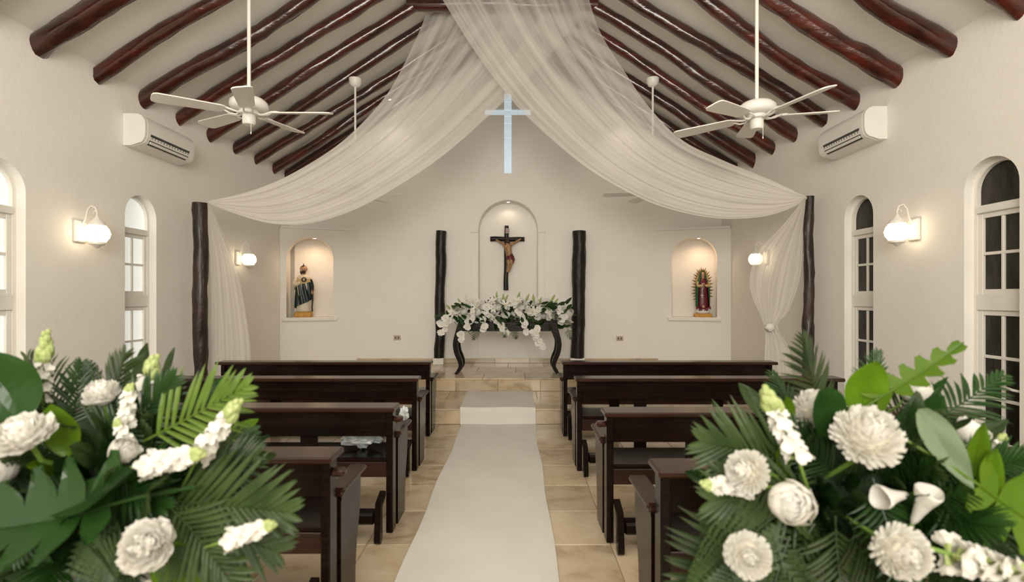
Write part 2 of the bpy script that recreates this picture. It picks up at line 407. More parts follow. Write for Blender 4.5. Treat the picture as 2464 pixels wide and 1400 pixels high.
# floor with tiles
mb = MB(); mb.box((-W-.3, YR-.3, -.12), (W+.3, YB+.5, -.006))
floor = tag(mb.build('floor', 'grout'), None, kind='structure')
TW = .46
def tile_mesh(nx, ny, nz, c=.003):
    return MB().box((-nx/2, -ny/2, -nz/2), (nx/2, ny/2, nz/2), c).mesh('tile', 'travertine')
tm = tile_mesh(TW-.004, TW-.004, .02)
ny = int((D1-.55)/TW)+1
for j in range(ny+1):
    y = D1-TW*(j+.5)
    for i in range(15):
        x = (i-7)*TW
        if j > 9 and abs(x) > 2.6: continue
        obj('tile', tm, floor, (x, y, -.01))
# altar steps
mb = MB(); mb.box((-W, D1+.012, -.006), (W, YB, ST-.012))
step = tag(mb.build('altar_step', 'grout'), 'lower marble altar step reached by the white runner', None, kind='structure')
mb = MB(); mb.box((-W, D2+.012, ST-.012), (W, YB, 2*ST-.012))
plat = tag(mb.build('altar_platform', 'grout'), 'upper marble platform carrying the dark altar table', None, kind='structure')
tt = tile_mesh(TW*1.2-.004, (D2-D1)/2-.004, .02); tr_ = tile_mesh(TW*1.2-.004, .016, ST-.022)
tp = tile_mesh(TW*1.2-.004, (YB-D2)/3-.004, .02); tb = tile_mesh(TW*1.2-.004, .016, .072)
for i in range(13):
    x = (i-6)*TW*1.2
    if abs(x) > W: continue
    for j in range(2): obj('tile', tt, step, (x+.14*j, D1+(D2-D1)*(j+.5)/2, ST-.01))
    for j in range(3): obj('tile', tp, plat, (x-.12*j, D2+(YB-D2)*(j+.5)/3, 2*ST-.01))
    obj('riser_tile', tr_, step, (x, D1+.008, ST/2-.01)); obj('riser_tile', tr_, plat, (x+.2, D2+.008, ST*1.5-.01))
base = tag(empty('baseboard_back', (0, YB-.009, 2*ST)), None, kind='structure')
for i in range(9):
    obj('baseboard_tile', tb, base, ((i-4)*TW*1.2+.1, 0, .037))
# niche surround, sills
def arch_band(cx, wi, wo, z0, zs, y0, y1, n=24):
    mb = MB(); inn = []; out = []
    for i in range(n+1):
        a = PI*i/n; inn.append((cx+wi/2*math.cos(a), zs+wi/2*math.sin(a))); out.append((cx+wo/2*math.cos(a), zs+wo/2*math.sin(a)))
    inn = [(cx+wi/2, z0)]+inn+[(cx-wi/2, z0)]; out = [(cx+wo/2, z0)]+out+[(cx-wo/2, z0)]
    for i in range(len(inn)-1):
        q = [inn[i], out[i], out[i+1], inn[i+1]]
        vs = [(p[0], y0, p[1]) for p in q]+[(p[0], y1, p[1]) for p in q]
        fs = [(0, 1, 2, 3), (7, 6, 5, 4), (1, 5, 6, 2), (0, 3, 7, 4)]
        if i == 0: fs.append((0, 4, 5, 1))
        if i == len(inn)-2: fs.append((3, 2, 6, 7))
        mb.add(vs, fs)
    return mb
t1 = empty('trim_1', (0, 0, 0)); tag(t1, None, kind='structure')
arch_band(NX, .96, 1.18, 2.45, 2.46, YB-.022, YB+.01).build('arch_moulding', 'stucco', t1)
for s in (-1, 1):
    MB().box((NX+s*.48, YB-.012, .42), (NX+s*.585, YB+.01, 2.42), .004).build('pilaster', 'stucco', t1)
    MB().box((NX+s*.475, YB-.03, 2.42), (NX+s*.60, YB+.01, 2.452), .006).build('impost', 'stucco', t1)
k = 2
for s, N in ((-1, nl), (1, nr)):
    _, a, u, n, cx, ww = N
    M = Matrix.Translation(a+u*cx) @ Matrix.Rotation(math.atan2(u.y, u.x), 4, 'Z')
    sgn = -1 if (Matrix.Rotation(math.atan2(u.y, u.x), 3, 'Z') @ Vector((0, 1, 0))).dot(n) < 0 else 1
    mb = MB(); mb.box((-ww/2-.06, -.05*sgn, 1.015), (ww/2+.06, .1*sgn, 1.073), .012, M=M)
    tag(mb.build('trim_%d' % k, 'stucco'), None, kind='structure'); k += 1
    mb = MB(); mb.box((-cx, -.025*sgn, ZP-.005), (u.length*1.12-cx, .12*sgn, ZP+.03), .006, M=M)
    tag(mb.build('trim_%d' % k, 'stucco'), None, kind='structure'); k += 1

# ------------------------------------------------------------------ windows
def window(name, s, y0, pane_mat, handle):
    root = empty(name, (s*W, y0, 0)); tag(root, None, kind='structure')
    def bx(nm, y, z, d=(.075, .125), c=.004, parent=root, m='white_paint'):
        return MB().box((s*d[0], y[0], z[0]), (s*d[1], y[1], z[1]), c).build(nm, m, parent)
    h = WIN_W/2
    # jamb frame: outer arch band
    mb = MB(); n = 20; fw = .028
    pts_o = [(h, WIN_Z0)]+[(h*math.cos(PI*i/n), WIN_ZS+h*math.sin(PI*i/n)) for i in range(n+1)]+[(-h, WIN_Z0)]
    pts_i = [(h-fw, WIN_Z0)]+[((h-fw)*math.cos(PI*i/n), WIN_ZS+(h-fw)*math.sin(PI*i/n)) for i in range(n+1)]+[(-h+fw, WIN_Z0)]
    for i in range(len(pts_o)-1):
        q = [pts_i[i], pts_o[i], pts_o[i+1], pts_i[i+1]]
        vs = [(s*.07, p[0], p[1]) for p in q]+[(s*.15, p[0], p[1]) for p in q]
        mb.add(vs, [(0, 1, 2, 3), (7, 6, 5, 4), (1, 5, 6, 2), (0, 3, 7, 4)])
    mb.build('frame', 'white_paint', root)
    hi = h-fw
    bx('transom', (-hi, hi), (2.0, 2.055), (.06, .15))
    bx('middle_rail', (-hi, hi), (1.30, 1.415), (.065, .15))
    bx('sill', (-h, h), (WIN_Z0, .345), (.03, .15))
    for nm, z0, z1, rows in (('upper_sash', 1.415, 2.0, 2), ('lower_sash', .345, 1.30, 3)):
        sw = .036
        sash = MB()
        sash.box((s*.08, -hi, z0), (s*.12, -hi+sw, z1), .003); sash.box((s*.08, hi-sw, z0), (s*.12, hi, z1), .003)
        sash.box((s*.082, -hi+sw, z0), (s*.118, hi-sw, z0+sw), .003); sash.box((s*.082, -hi+sw, z1-sw), (s*.118, hi-sw, z1), .003)
        so = sash.build(nm, 'white_paint', root)
        a, b = -hi+sw, hi-sw; c, d = z0+sw, z1-sw; mt = .011
        MB().box((s*.085, -mt, c), (s*.116, mt, d), .003).build('mullion', 'white_paint', so)
        for r in range(1, rows):
            zz = c+(d-c)*r/rows; MB().box((s*.084, a, zz-mt), (s*.114, b, zz+mt), .003).build('muntin', 'white_paint', so)
        for r in range(rows):
            for q in range(2):
                ya = a if q == 0 else mt; yb = -mt if q == 0 else b
                za = c+(d-c)*r/rows+(mt if r else 0); zb = c+(d-c)*(r+1)/rows-(mt if r < rows-1 else 0)
                MB().box((s*.10, ya, za), (s*.106, yb, zb)).build('pane', pane_mat, so)
    pts = [((h-fw)*math.cos(PI*i/n), WIN_ZS+(h-fw)*math.sin(PI*i/n)) for i in range(n+1)]+[(-h+fw, 2.055), (h-fw, 2.055)]
    MB().prism(pts, s*.10, s*.106, 'x').build('pane', pane_mat, root)
    if handle:
        mb = MB(); mb.tube([(s*.08, -hi+.02, .765), (s*.035, -hi+.02, .77), (s*.03, -hi+.05, .772), (s*.028, -hi+.13, .785)], .009, 8)
        mb.build('handle', 'white_gloss', root, True)
window('window_1', -1, WIN_Y[0], 'window_frosted', False)
window('window_2', -1, WIN_Y[1], 'window_frosted', False)
window('window_3', 1, WIN_Y[0], 'window_dark', True)
window('window_4', 1, WIN_Y[1], 'window_dark', False)
# cross window: glass pieces in the cut
wc = empty('window_5', (CX0, YB+.05, 3.37)); tag(wc, None, kind='structure')
nb = 8
for i in range(nb):
    z0 = .93*i/nb; MB().box((-.06, 0, z0+.002), (.06, .03, .93*(i+1)/nb-.002), .006).build('glass_block', 'cross_glass', wc)
MB().box((-.06, 0, .932), (.06, .03, 1.028), .006).build('glass_block', 'cross_glass', wc)
for i in range(2): MB().box((-.06, 0, 1.032+.128*i), (.06, .03, 1.158+.128*i), .006).build('glass_block', 'cross_glass', wc)
for s in (-1, 1):
    for i in range(3):
        MB().box((s*(.062+.103*i), 0, .932), (s*(.062+.103*(i+1)-.003), .03, 1.028), .006).build('glass_block', 'cross_glass', wc)

# ------------------------------------------------------------------ rafters
ords = ['first', 'second', 'third', 'fourth', 'fifth', 'sixth', 'seventh', 'eighth', 'ninth', 'tenth']
RY = [3.40+.545*k for k in range(9)]+[8.17]
def log_mesh(name, p0, p1, r0, r1, seed, m, seg=14, n=26, wob=.02, knots=.10):
    rr = random.Random(seed); p0 = Vector(p0); p1 = Vector(p1); mb = MB(); pts = []; rad = []
    ax = (p1-p0).normalized(); sx = ax.cross(Vector((0, 1, .3))).normalized(); sy = ax.cross(sx)
    for i in range(n+1):
        t = i/n
        a = mnoise.noise(Vector((t*2.6, seed*3.1, 0)))*wob*2; b = mnoise.noise(Vector((t*2.6, seed*3.1, 9)))*wob*2
        e = min(1, 6*t, 6*(1-t))
        pts.append(p0.lerp(p1, t)+sx*a*e+sy*b*e)
        rad.append((r0+(r1-r0)*t)*(1+.10*mnoise.noise(Vector((t*6, seed*7.7, 3)))))
    def jit(i, k):
        a = 2*PI*k/seg
        return 1+knots*mnoise.noise(Vector((math.cos(a)*1.3+seed, math.sin(a)*1.3, i*.55)))
    mb.tube(pts, rad, seg, jit=jit)
    return mb.mesh(name, m, True, 60)
for si, s in enumerate((-1, 1)):
    for k, y in enumerate(RY):
        rr = random.Random(k*2+si); r0 = (.069 if s < 0 else .078)+rr.uniform(-.010, .012); r1 = .060+rr.uniform(-.008, .010)
        x0 = W+.12; off = .080
        p0 = (s*x0, y+rr.uniform(-.02, .02), ZR-SL*x0-off); p1 = (s*.075, y+rr.uniform(-.02, .02), ZR-SL*.075-off)
        o = obj('log_rafter', log_mesh('log_rafter', p0, p1, r0, r1, k*2+si+1, 'log_red', 16, 40, .032, .20))
        side = 'left' if s < 0 else 'right'
        if k == 9: lab = 'varnished log rafter on the %s roof slope, the last one against the altar wall' % side
        elif k == 5: lab = 'varnished red-brown log rafter on the %s roof slope joining the short crossbeam' % side
        else: lab = 'varnished red-brown log rafter on the %s roof slope, %s from the viewer' % (side, ords[k])
        tag(o, lab, 'rafter', 'log rafters on the %s slope' % side)
o = obj('log_crossbeam', log_mesh('log_crossbeam', (-1.12, RY[5], 4.845), (1.12, RY[5], 4.835), .075, .07, 77, 'log_red'))
tag(o, 'short horizontal log crossbeam under the ridge behind the white drapes', 'beam')

# ------------------------------------------------------------------ posts
def post(p0, p1, r0, r1, seed, lab, m, wob, base=None, knots=.18):
    root = empty('log_post', (p0[0], p0[1], 0 if base is None else base))
    dz = 0 if base is None else base
    me = log_mesh('log_trunk', (0, 0, p0[2]-dz), (p1[0]-p0[0], p1[1]-p0[1], p1[2]-dz), r0, r1, seed, m, 14, 30, wob, knots)
    obj('trunk', me, root); tag(root, lab, 'post')
    return root
post((-3.17, 5.5, 0), (-3.19, 5.5, 2.39), .068, .072, 21, 'dark rough-barked log post tying the white drape beside the frosted windows', 'post_bark', .02)
post((3.27, 5.6, 0), (3.325, 5.6, 2.48), .062, .045, 33, 'dark knotted log post tying the white drape beside the dark-paned windows', 'post_bark', .03, knots=.3)
for x0, x1, r, sd, lab in ((-1.05, -1.01, .078, 41, 'slim black log post on white plinth to the left of the altar'),
                       (1.12, 1.155, .105, 52, 'thick black log post on white plinth to the right of the altar')):
    rt = post((x0, 8.16, 2*ST+.10), (x1, 8.16, 2.425), r, r*1.02, sd, lab, 'log_black', .018, 2*ST, .08)
    MB().box((-r*1.05, -.09, 0), (r*1.05, .09, .10), .006).build('plinth', 'white_paint', rt)

# ------------------------------------------------------------------ drapes
def resample(pts, n):
    pts = [Vector(p) for p in pts]; d = [0]
    # catmull-rom densify
    q = []
    for i in range(len(pts)-1):
        p0 = pts[max(i-1, 0)]; p1 = pts[i]; p2 = pts[i+1]; p3 = pts[min(i+2, len(pts)-1)]
        for j in range(8):
            t = j/8
            q.append(.5*((2*p1)+(-p0+p2)*t+(2*p0-5*p1+4*p2-p3)*t*t+(-p0+3*p1-3*p2+p3)*t**3))
    q.append(pts[-1])
    for i in range(1, len(q)): d.append(d[-1]+(q[i]-q[i-1]).length)
    out = []; j = 0
    for k in range(n+1):
        t = d[-1]*k/n
        while j < len(q)-2 and d[j+1] < t: j += 1
        f = (t-d[j])/max(1e-9, d[j+1]-d[j]); out.append(q[j].lerp(q[j+1], min(1, f)))
    return out
def cloth(name, ea, eb, nu, nv, amp, seed, m, freq=9, bow=0.0):
    A = resample(ea, nv); B = resample(eb, nv); mb = MB(); vs = []
    for j in range(nv+1):
        v = j/nv
        for i in range(nu+1):
            u = i/nu; p = A[j].lerp(B[j], u); wd = (A[j]-B[j]).length
            k = amp*(.25+.75*min(1, wd/.7))
            ph = mnoise.noise(Vector((seed, v*1.7, 0)))*1.5
            dy = k*(math.sin(u*freq*2*PI+ph)*.55+math.sin(u*freq*4.6*PI+1.3+ph*1.6)*.3+mnoise.noise(Vector((u*freq*1.4, v*2.2, seed)))*.9)
            dz = bow*math.sin(PI*v)*math.sin(PI*u)
            e = k*.35*mnoise.noise(Vector((u*freq, v*1.5, seed+5)))
            vs.append(p+Vector((e, dy, -dz+e)))
    fs = []; uvs = []
    for j in range(nv):
        for i in range(nu): fs.append((j*(nu+1)+i, j*(nu+1)+i+1, (j+1)*(nu+1)+i+1, (j+1)*(nu+1)+i))
    me = bpy.data.meshes.new(name); me.from_pydata(vs, [], fs); me.materials.append(MATS[m])
    uv = me.uv_layers.new(name='UVMap')
    for p in me.polygons:
        p.use_smooth = True
        for li in p.loop_indices:
            vi = me.loops[li].vertex_index; uv.data[li].uv = ((vi % (nu+1))/nu, (vi//(nu+1))/nv)
    return me
def edge(lst): return [at(*q) for q in lst]
swL = empty('ceiling_drape', at(1225, -40, 6.2)); 
def rel(root, me):
    me.transform(Matrix.Translation(-root.location)); return me
la = edge([(1040, -45, 6.28), (1027, 28, 6.26), (970, 157, 6.12), (916, 246, 6.0), (820, 342, 5.82), (700, 418, 5.68), (600, 460, 5.56), (499, 484, 5.44)])
lb = edge([(1470, -60, 6.28), (1330, 125, 6.22), (1225, 230, 6.14), (1175, 278, 6.08), (1070, 370, 5.98), (960, 445, 5.88), (850, 505, 5.76), (740, 538, 5.66), (650, 538, 5.58), (570, 516, 5.5), (499, 489, 5.44)])
obj('swag', rel(swL, cloth('swag', la, lb, 110, 60, .026, 3.0, 'sheer_swag', 4.3)), swL)
ta = edge([(499, 486, 5.44), (500, 560, 5.52), (500, 700, 5.62), (500, 860, 5.70), (500, 978, 5.75)])
tb_ = edge([(503, 487, 5.44), (530, 545, 5.55), (572, 650, 5.66), (598, 800, 5.73), (604, 900, 5.76), (606, 978, 5.78)])
obj('tail', rel(swL, cloth('tail', ta, tb_, 50, 40, .035, 8.0, 'sheer_tail', 6)), swL)
tag(swL, 'sheer white drape sweeping from the ridge down to the left post by the frosted windows', 'drape')
swR = empty('ceiling_drape', at(1240, -40, 5.95))
ra = edge([(1405, -50, 5.96), (1440, 70, 5.95), (1500, 170, 5.92), (1560, 255, 5.88), (1640, 335, 5.82), (1740, 385, 5.74), (1850, 430, 5.62), (1942, 473, 5.52)])
rb = edge([(1030, -60, 5.96), (1135, 110, 5.94), (1225, 232, 5.92), (1300, 310, 5.9), (1400, 395, 5.86), (1500, 457, 5.8), (1600, 500, 5.75), (1720, 525, 5.68), (1830, 522, 5.6), (1900, 502, 5.55), (1942, 478, 5.52)])
obj('swag', rel(swR, cloth('swag', ra, rb, 110, 60, .026, 6.0, 'sheer_swag', 4.7)), swR)
ta = edge([(1940, 475, 5.52), (1932, 560, 5.54), (1926, 660, 5.56), (1900, 745, 5.6), (1872, 785, 5.62), (1905, 860, 5.62), (1915, 1060, 5.64)])
tb_ = edge([(1934, 478, 5.52), (1885, 540, 5.6), (1822, 610, 5.64), (1803, 690, 5.66), (1838, 785, 5.66), (1838, 860, 5.66), (1828, 1060, 5.66)])
tl = obj('tail', rel(swR, cloth('tail', ta, tb_, 50, 44, .04, 9.0, 'sheer_tail', 5)), swR)
mb = MB(); kc = at(1852, 788, 5.6)-swR.location
mb.ball(kc, .052, 16, 12, sc=(1, .8, .85), jit=lambda d: 1+.35*mnoise.noise(d*3.1))
mb.build('knot', 'runner_cloth', swR, True)
tag(swR, 'sheer white drape crossing in front and tied to the right post with a knotted tail', 'drape')

# ------------------------------------------------------------------ ceiling fans
def make_fan(loc, ztop, phase, tilt=(0, 0), k_=1.05):
    root = empty('ceiling_fan', loc); root.scale = (k_, k_, k_)
    zt = (ztop-loc[2])/k_
    MB().tube([(0, 0, .08), (0, 0, zt-.03)], .013, 10).build('down_rod', 'fan_white', root, True, 60)
    MB().lathe([(.02, zt-.10), (.055, zt-.085), (.072, zt-.05), (.075, zt), (.02, zt+.01)], 20).build('ceiling_canopy', 'fan_white', root, True, 50)
    mh = MB().lathe([(.022, .125), (.05, .118), (.10, .10), (.128, .075), (.132, .045), (.12, .022), (.09, .012), (.05, .01)], 28).build('motor_housing', 'fan_white', root, True, 50)
    MB().lathe([(.065, .012), (.067, -.012), (.045, -.02)], 20).build('flywheel', 'fan_white', mh, True, 50)
    MB().lathe([(.042, -.015), (.046, -.03), (.046, -.075), (.038, -.088), (.012, -.09)], 20).build('switch_housing', 'fan_white', root, True, 50)
    blade = MB(); prof = [(.165, .042), (.19, .052), (.35, .058), (.50, .064), (.565, .064), (.585, .052), (.592, .03)]
    top = []; 
    outl = [(r, w) for r, w in prof]+[(r, -w) for r, w in reversed(prof)]
    Mx = Matrix.Rotation(R(11), 4, 'X')
    blade.prism([(a, b) for a, b in outl], -.004, .004, 'z', M=Mx)
    bme = blade.mesh('fan_blade', 'fan_white')
    iron = MB()
    for q in (-1, 1):
        iron.tube([(.055, q*.008, 0), (.085, q*.022, -.016), (.12, q*.03, -.012), (.155, q*.022, .002), (.20, q*.03, .006)], .007, 6, M=Mx)
    iron.box((.165, -.035, .003), (.215, .035, .011), .003, M=Mx)
    ime = iron.mesh('blade_bracket', 'fan_white', True, 50)
    for k in range(5):
        Q = Euler((R(tilt[0]), R(tilt[1]), 0)).to_quaternion() @ Euler((0, 0, phase+2*PI*k/5)).to_quaternion()
        b = obj('fan_blade', bme, root, (0, 0, 0), Q); obj('blade_bracket', ime, b)
    MB().tube([(.03, -.03, -.08), (.03, -.03, -.15)], .0018, 5).tube([(.03, -.03, -.15), (.03, -.03, -.165)], .004, 6).build('pull_chain', 'fan_white', root)
    return root
zc = lambda x: ZR-SL*abs(x)-.05
f = make_fan((-2.07, 4.33, 2.93), zc(2.07), R(5), (3.4, -1), 1.14); tag(f, 'white five-blade ceiling fan hanging near the left air conditioner', 'ceiling fan', 'ceiling fans')
f = make_fan((2.07, 4.13, 2.825), zc(2.07), R(2.5), (1.5, -4.5), 1.10); tag(f, 'white five-blade ceiling fan hanging near the right air conditioner', 'ceiling fan', 'ceiling fans')
f = make_fan((-1.89, 6.62, 2.70), zc(1.89)-.16, R(140)); tag(f, 'white ceiling fan on long rod half hidden behind the left drape', 'ceiling fan', 'ceiling fans')
f = make_fan((1.896, 6.60, 2.70), zc(1.896)-.16, R(175)); tag(f, 'white ceiling fan on long rod half hidden behind the right drape', 'ceiling fan', 'ceiling fans')

# ------------------------------------------------------------------ air conditioners
def make_ac(s, y0, y1, z0, z1, lab):
    root = empty('air_conditioner', (s*W, y0, z0)); h = z1-z0; ln = y1-y0; d = .205
    pr = [(0, 0), (0, h), (d*.55, h)]+[(d*.55+d*.45*math.sin(PI/2*i/5), h-.09*(1-math.cos(PI/2*i/5))) for i in range(1, 6)]
    pr += [(d, h*.42)]+[(d*.70+d*.30*math.cos(PI/2*i/6), h*.42-h*.34*math.sin(PI/2*i/6)) for i in range(1, 7)]+[(d*.35, .0)]
    mb = MB(); mb.prism([(-s*a, b) for a, b in pr], .03, ln-.03, 'y')
    body = mb.build('body', 'ac_white', root)
    for ya, yb in ((0, .028), (ln-.028, ln)):
        MB().prism([(-s*(a*.985), .003+b*.985) for a, b in pr], ya, yb, 'y').build('end_cap', 'ac_white', root)
    # outlet in the lower front curve
    def slot(nm, t0, t1, proud, m, ya, yb):
        A = Vector((d*.70+d*.30*math.cos(t0)+proud, h*.42-h*.34*math.sin(t0)-proud*.4)); B = Vector((d*.70+d*.30*math.cos(t1)+proud*.5, h*.42-h*.34*math.sin(t1)-proud))
        q = [A, B, B-Vector((.015, -.015)), A-Vector((.015, -.015))]
        return MB().prism([(-s*p.x, p.y) for p in q], ya, yb, 'y').build(nm, m, root)
    slot('air_outlet', R(2), R(47), .004, 'ac_dark', .07, ln-.09)
    slot('louver', R(43), R(53), .010, 'ac_white', .08, ln-.10)
    slot('lower_slot', R(54), R(70), .004, 'ac_dark', .075, ln-.10)
    for i in range(14):
        yy = .09+(ln-.2)*i/13
        MB().box((-s*(d*.985+.002), yy, h*.28), (-s*(d*.94), yy+.006, h*.39)).build('fin', 'socket_dark', root)
    MB().box((-s*(d*.88), ln-.10, h*.85), (-s*(d*.905), ln-.07, h*.865)).build('badge', 'ac_dark', root)
    MB().box((-s*(d*.80), .06, h*.905), (-s*(d*.84), .09, h*.925)).build('badge', 'ac_dark', root)
    tag(root, lab, 'air conditioner', 'wall air conditioners')
make_ac(-1, 4.77, 5.50, 2.786, 3.083, 'white split air conditioner on the left wall above the frosted window')
make_ac(1, 4.61, 5.31, 2.795, 3.09, 'white split air conditioner on the right wall above the dark window')

# ------------------------------------------------------------------ wall sconces
def make_sconce(s, y, z, lab):
    root = empty('wall_sconce', (s*W, y, z)); d = -s
    MB().box((0, -.055, -.095), (d*.03, .055, .085), .008).build('back_plate', 'white_paint', root)
    gx = d*.155
    arm = MB(); arm.tube([(d*.02, 0, .03), (d*.06, 0, .10), (d*.075, 0, .17), (d*.105, 0, .205), (d*.14, 0, .19), (gx, 0, .15), (gx, 0, .11)], .007, 8)
    arm.tube([(gx, 0, .15), (gx-d*.02, 0, .165), (gx-d*.035, 0, .15), (gx-d*.025, 0, .135)], .004, 6)
    arm.build('arm', 'white_paint', root, True)
    MB().lathe([(.012, .12), (.02, .10), (.05, .075), (.062, .055), (.062, .045), (.02, .045)], 18).build('cap', 'white_paint', root, True, 50, loc=(gx, 0, 0))
    g = MB().lathe([(.055, .045), (.08, .02), (.090, -.02), (.085, -.055), (.062, -.088), (.05, -.092)], 22).build('globe', 'clear_globe', root, True, loc=(gx, 0, 0))
    MB().ball((gx, 0, -.02), .045, 14, 10, sc=(1, 1, 1.15)).build('bulb', 'lamp_glow', root, True)
    r = MB(); r.lathe([(.05, -.092), (.056, -.096), (.056, -.112), (.03, -.122), (.008, -.145)], 18)
    r.build('bottom_ring', 'white_paint', root, True, 50, loc=(gx, 0, 0))
    cg = MB()
    for k in range(4):
        a = PI/4+PI/2*k
        cg.tube([(gx+.06*math.cos(a), .06*math.sin(a), .05), (gx+.094*math.cos(a), .094*math.sin(a), -.02), (gx+.056*math.cos(a), .056*math.sin(a), -.10)], .0025, 5)
    cg.build('cage', 'white_paint', root)
    tag(root, lab, 'wall lamp', 'lantern wall sconces')
    return root
make_sconce(-1, 4.28, 1.94, 'lit white lantern sconce between the two frosted windows')
make_sconce(1, 4.28, 1.955, 'lit white lantern sconce between the two dark-paned windows')
make_sconce(-1, 6.72, 1.90, 'lit white lantern sconce behind the left drape tail near the altar')
make_sconce(1, 6.80, 1.91, 'lit white lantern sconce behind the right drape tail near the altar')
def downlight(loc, lab, e, col=(1, .80, .52), ang=110, aim=None, blend=.6):
    root = empty('downlight', loc)
    MB().lathe([(.035, .0), (.04, -.006), (.032, -.012), (.026, -.008)], 18).build('rim', 'white_paint', root, True, 40)
    MB().lathe([(.026, -.004), (.024, -.012), (.01, -.015)], 14).build('bulb', 'spot_glow', root, True)
    l = bpy.data.lights.new('downlight_beam', 'SPOT'); l.energy = e; l.color = col; l.spot_size = R(ang); l.spot_blend = blend; l.shadow_soft_size = .03
    lo = bpy.data.objects.new('downlight_beam', l); C.objects.link(lo); lo.parent = root; lo.location = (0, 0, -.03)
    if aim is not None: lo.rotation_mode = 'QUATERNION'; lo.rotation_quaternion = (Vector(aim)).to_track_quat('-Z', 'Y')
    tag(root, lab, 'downlight', 'small downlights')
downlight((NX, YB+.10, 2.935), 'small round downlight in the arch above the crucifix', 1.9, (1, .86, .62), 150, (0, -.05, -1))
for s, N, lab in ((-1, nl, 'small round downlight at the top of the left statue niche'), (1, nr, 'small round downlight at the top of the right statue niche')):
    _, a, u, n, cx, ww = N
    p = a+u*(cx+(-.06))+n*.07+Vector((0, 0, 2.322))
    if s > 0: p = a+u*(cx+.07)+n*.07+Vector((0, 0, 2.322))
    downlight(p, lab, 11, (1, .66, .40), 165, (0, 0, -1), 1.0)
for s, px, py, lab in ((-1, 937, 283, 'tiny lit ceiling spot glowing through the left drape'), (1, 1508, 277, 'tiny lit ceiling spot glowing through the right drape')):
    p = at(px, py, 7.95); x = p.x
    root = downlight((x, 7.95, ZR-SL*abs(x)-.03), lab, 16, (1, .88, .72), 92, (0, .28, -1), 1.0)

# ------------------------------------------------------------------ crucifix
def crucifix():
    root = empty('crucifix', (NX, YB+.0, 1.5)); cy = .19
    def q(px, py): # picture offsets -> local metres on the niche back
        d = YB+.19; v = at(px, py, d); return (v.x-NX, cy, v.z-1.5)
    o = obj('upright', log_mesh('crucifix_upright', q(1217.5, 698), q(1219, 543), .040, .036, 5, 'log_black', 10, 14, .006, .08), root)
    obj('crossbar', log_mesh('crucifix_crossbar', q(1180, 575), q(1262, 575.5), .040, .038, 8, 'log_black', 10, 12, .004, .06), root)
    p = Vector(q(1220, 556)); mb = MB(); mb.box((p.x-.03, p.y-.048, p.z-.045), (p.x+.032, p.y-.038, p.z+.045), .004)
    pl = mb.build('title_plate', 'red_paint', root)
    for i in range(3):
        MB().box((p.x-.02, p.y-.052, p.z+.022-.03*i), (p.x+.026, p.y-.047, p.z+.032-.03*i)).build('stroke', 'cream_plaster', pl)
    def c(px, py, dy=-.06):
        v = q(px, py); return (v[0], v[1]+dy, v[2])
    V = [c(1226, 614), c(1224, 603, -.08), c(1222, 592, -.085), c(1221, 585, -.085), c(1220.5, 579, -.10),
         c(1232.5, 588, -.075), c(1241, 583, -.06), c(1250, 577.5, -.05), c(1254, 575, -.05),
         c(1213, 588, -.075), c(1205, 584.5, -.06), c(1197, 579.5, -.05), c(1193, 577, -.05),
         c(1229, 622, -.075), c(1231, 634, -.11), c(1225.5, 650, -.07), c(1224, 655, -.09),
         c(1223, 622, -.075), c(1224.5, 635, -.115), c(1222, 650, -.075), c(1220.5, 656, -.095)]
    E = [(0, 1), (1, 2), (2, 3), (3, 4), (2, 5), (5, 6), (6, 7), (7, 8), (2, 9), (9, 10), (10, 11), (11, 12), (0, 13), (13, 14), (14, 15), (15, 16), (0, 17), (17, 18), (18, 19), (19, 20)]
    Rr = [.046, .047, .05, .024, .034, .025, .019, .014, .015, .025, .019, .014, .015, .036, .028, .018, .018, .034, .028, .018, .018]
    me = skin_mesh('corpus_body', V, E, Rr, ['corpus_paint'], 2)
    body = obj('figure', me, root)
    h = Vector(V[4]); mb = MB()
    mb.ball((h.x, h.y+.012, h.z+.008), .036, 12, 10, sc=(1.05, 1, 1.1), jit=lambda d: 1 if d.y > -.35 or d.z > .6 else .8)
    mb.tube([(h.x-.032, h.y, h.z-.01), (h.x-.03, h.y, h.z-.06), (h.x-.02, h.y-.015, h.z-.08)], [.014, .014, .006], 7)
    mb.tube([(h.x+.032, h.y, h.z-.01), (h.x+.03, h.y, h.z-.06), (h.x+.02, h.y-.015, h.z-.08)], [.014, .014, .006], 7)
    mb.ball((h.x, h.y-.022, h.z-.03), .02, 8, 6, sc=(1, .8, 1.2))
    mb.build('hair_and_beard', 'hair_paint', body, True)
    cl = MB(); a = Vector(c(1226.5, 612)); b = Vector(c(1228, 627, -.085))
    cl.tube([a, a.lerp(b, .35), a.lerp(b, .7), b], [.05, .056, .058, .052], 14, cap=False, jit=lambda i, k: 1+.09*math.sin(k*2.4+i))
    cl.tube([Vector(c(1231, 616))+Vector((.02, -.02, 0)), Vector(c(1233, 625))+Vector((.02, -.02, 0)), Vector(c(1231.5, 634))+Vector((.02, -.01, 0))], [.014, .02, .008], 7)
    cl.build('loincloth', 'red_paint', body, True)
    tag(root, 'dark log crucifix with a painted hanging figure in the central niche', 'crucifix')
crucifix()

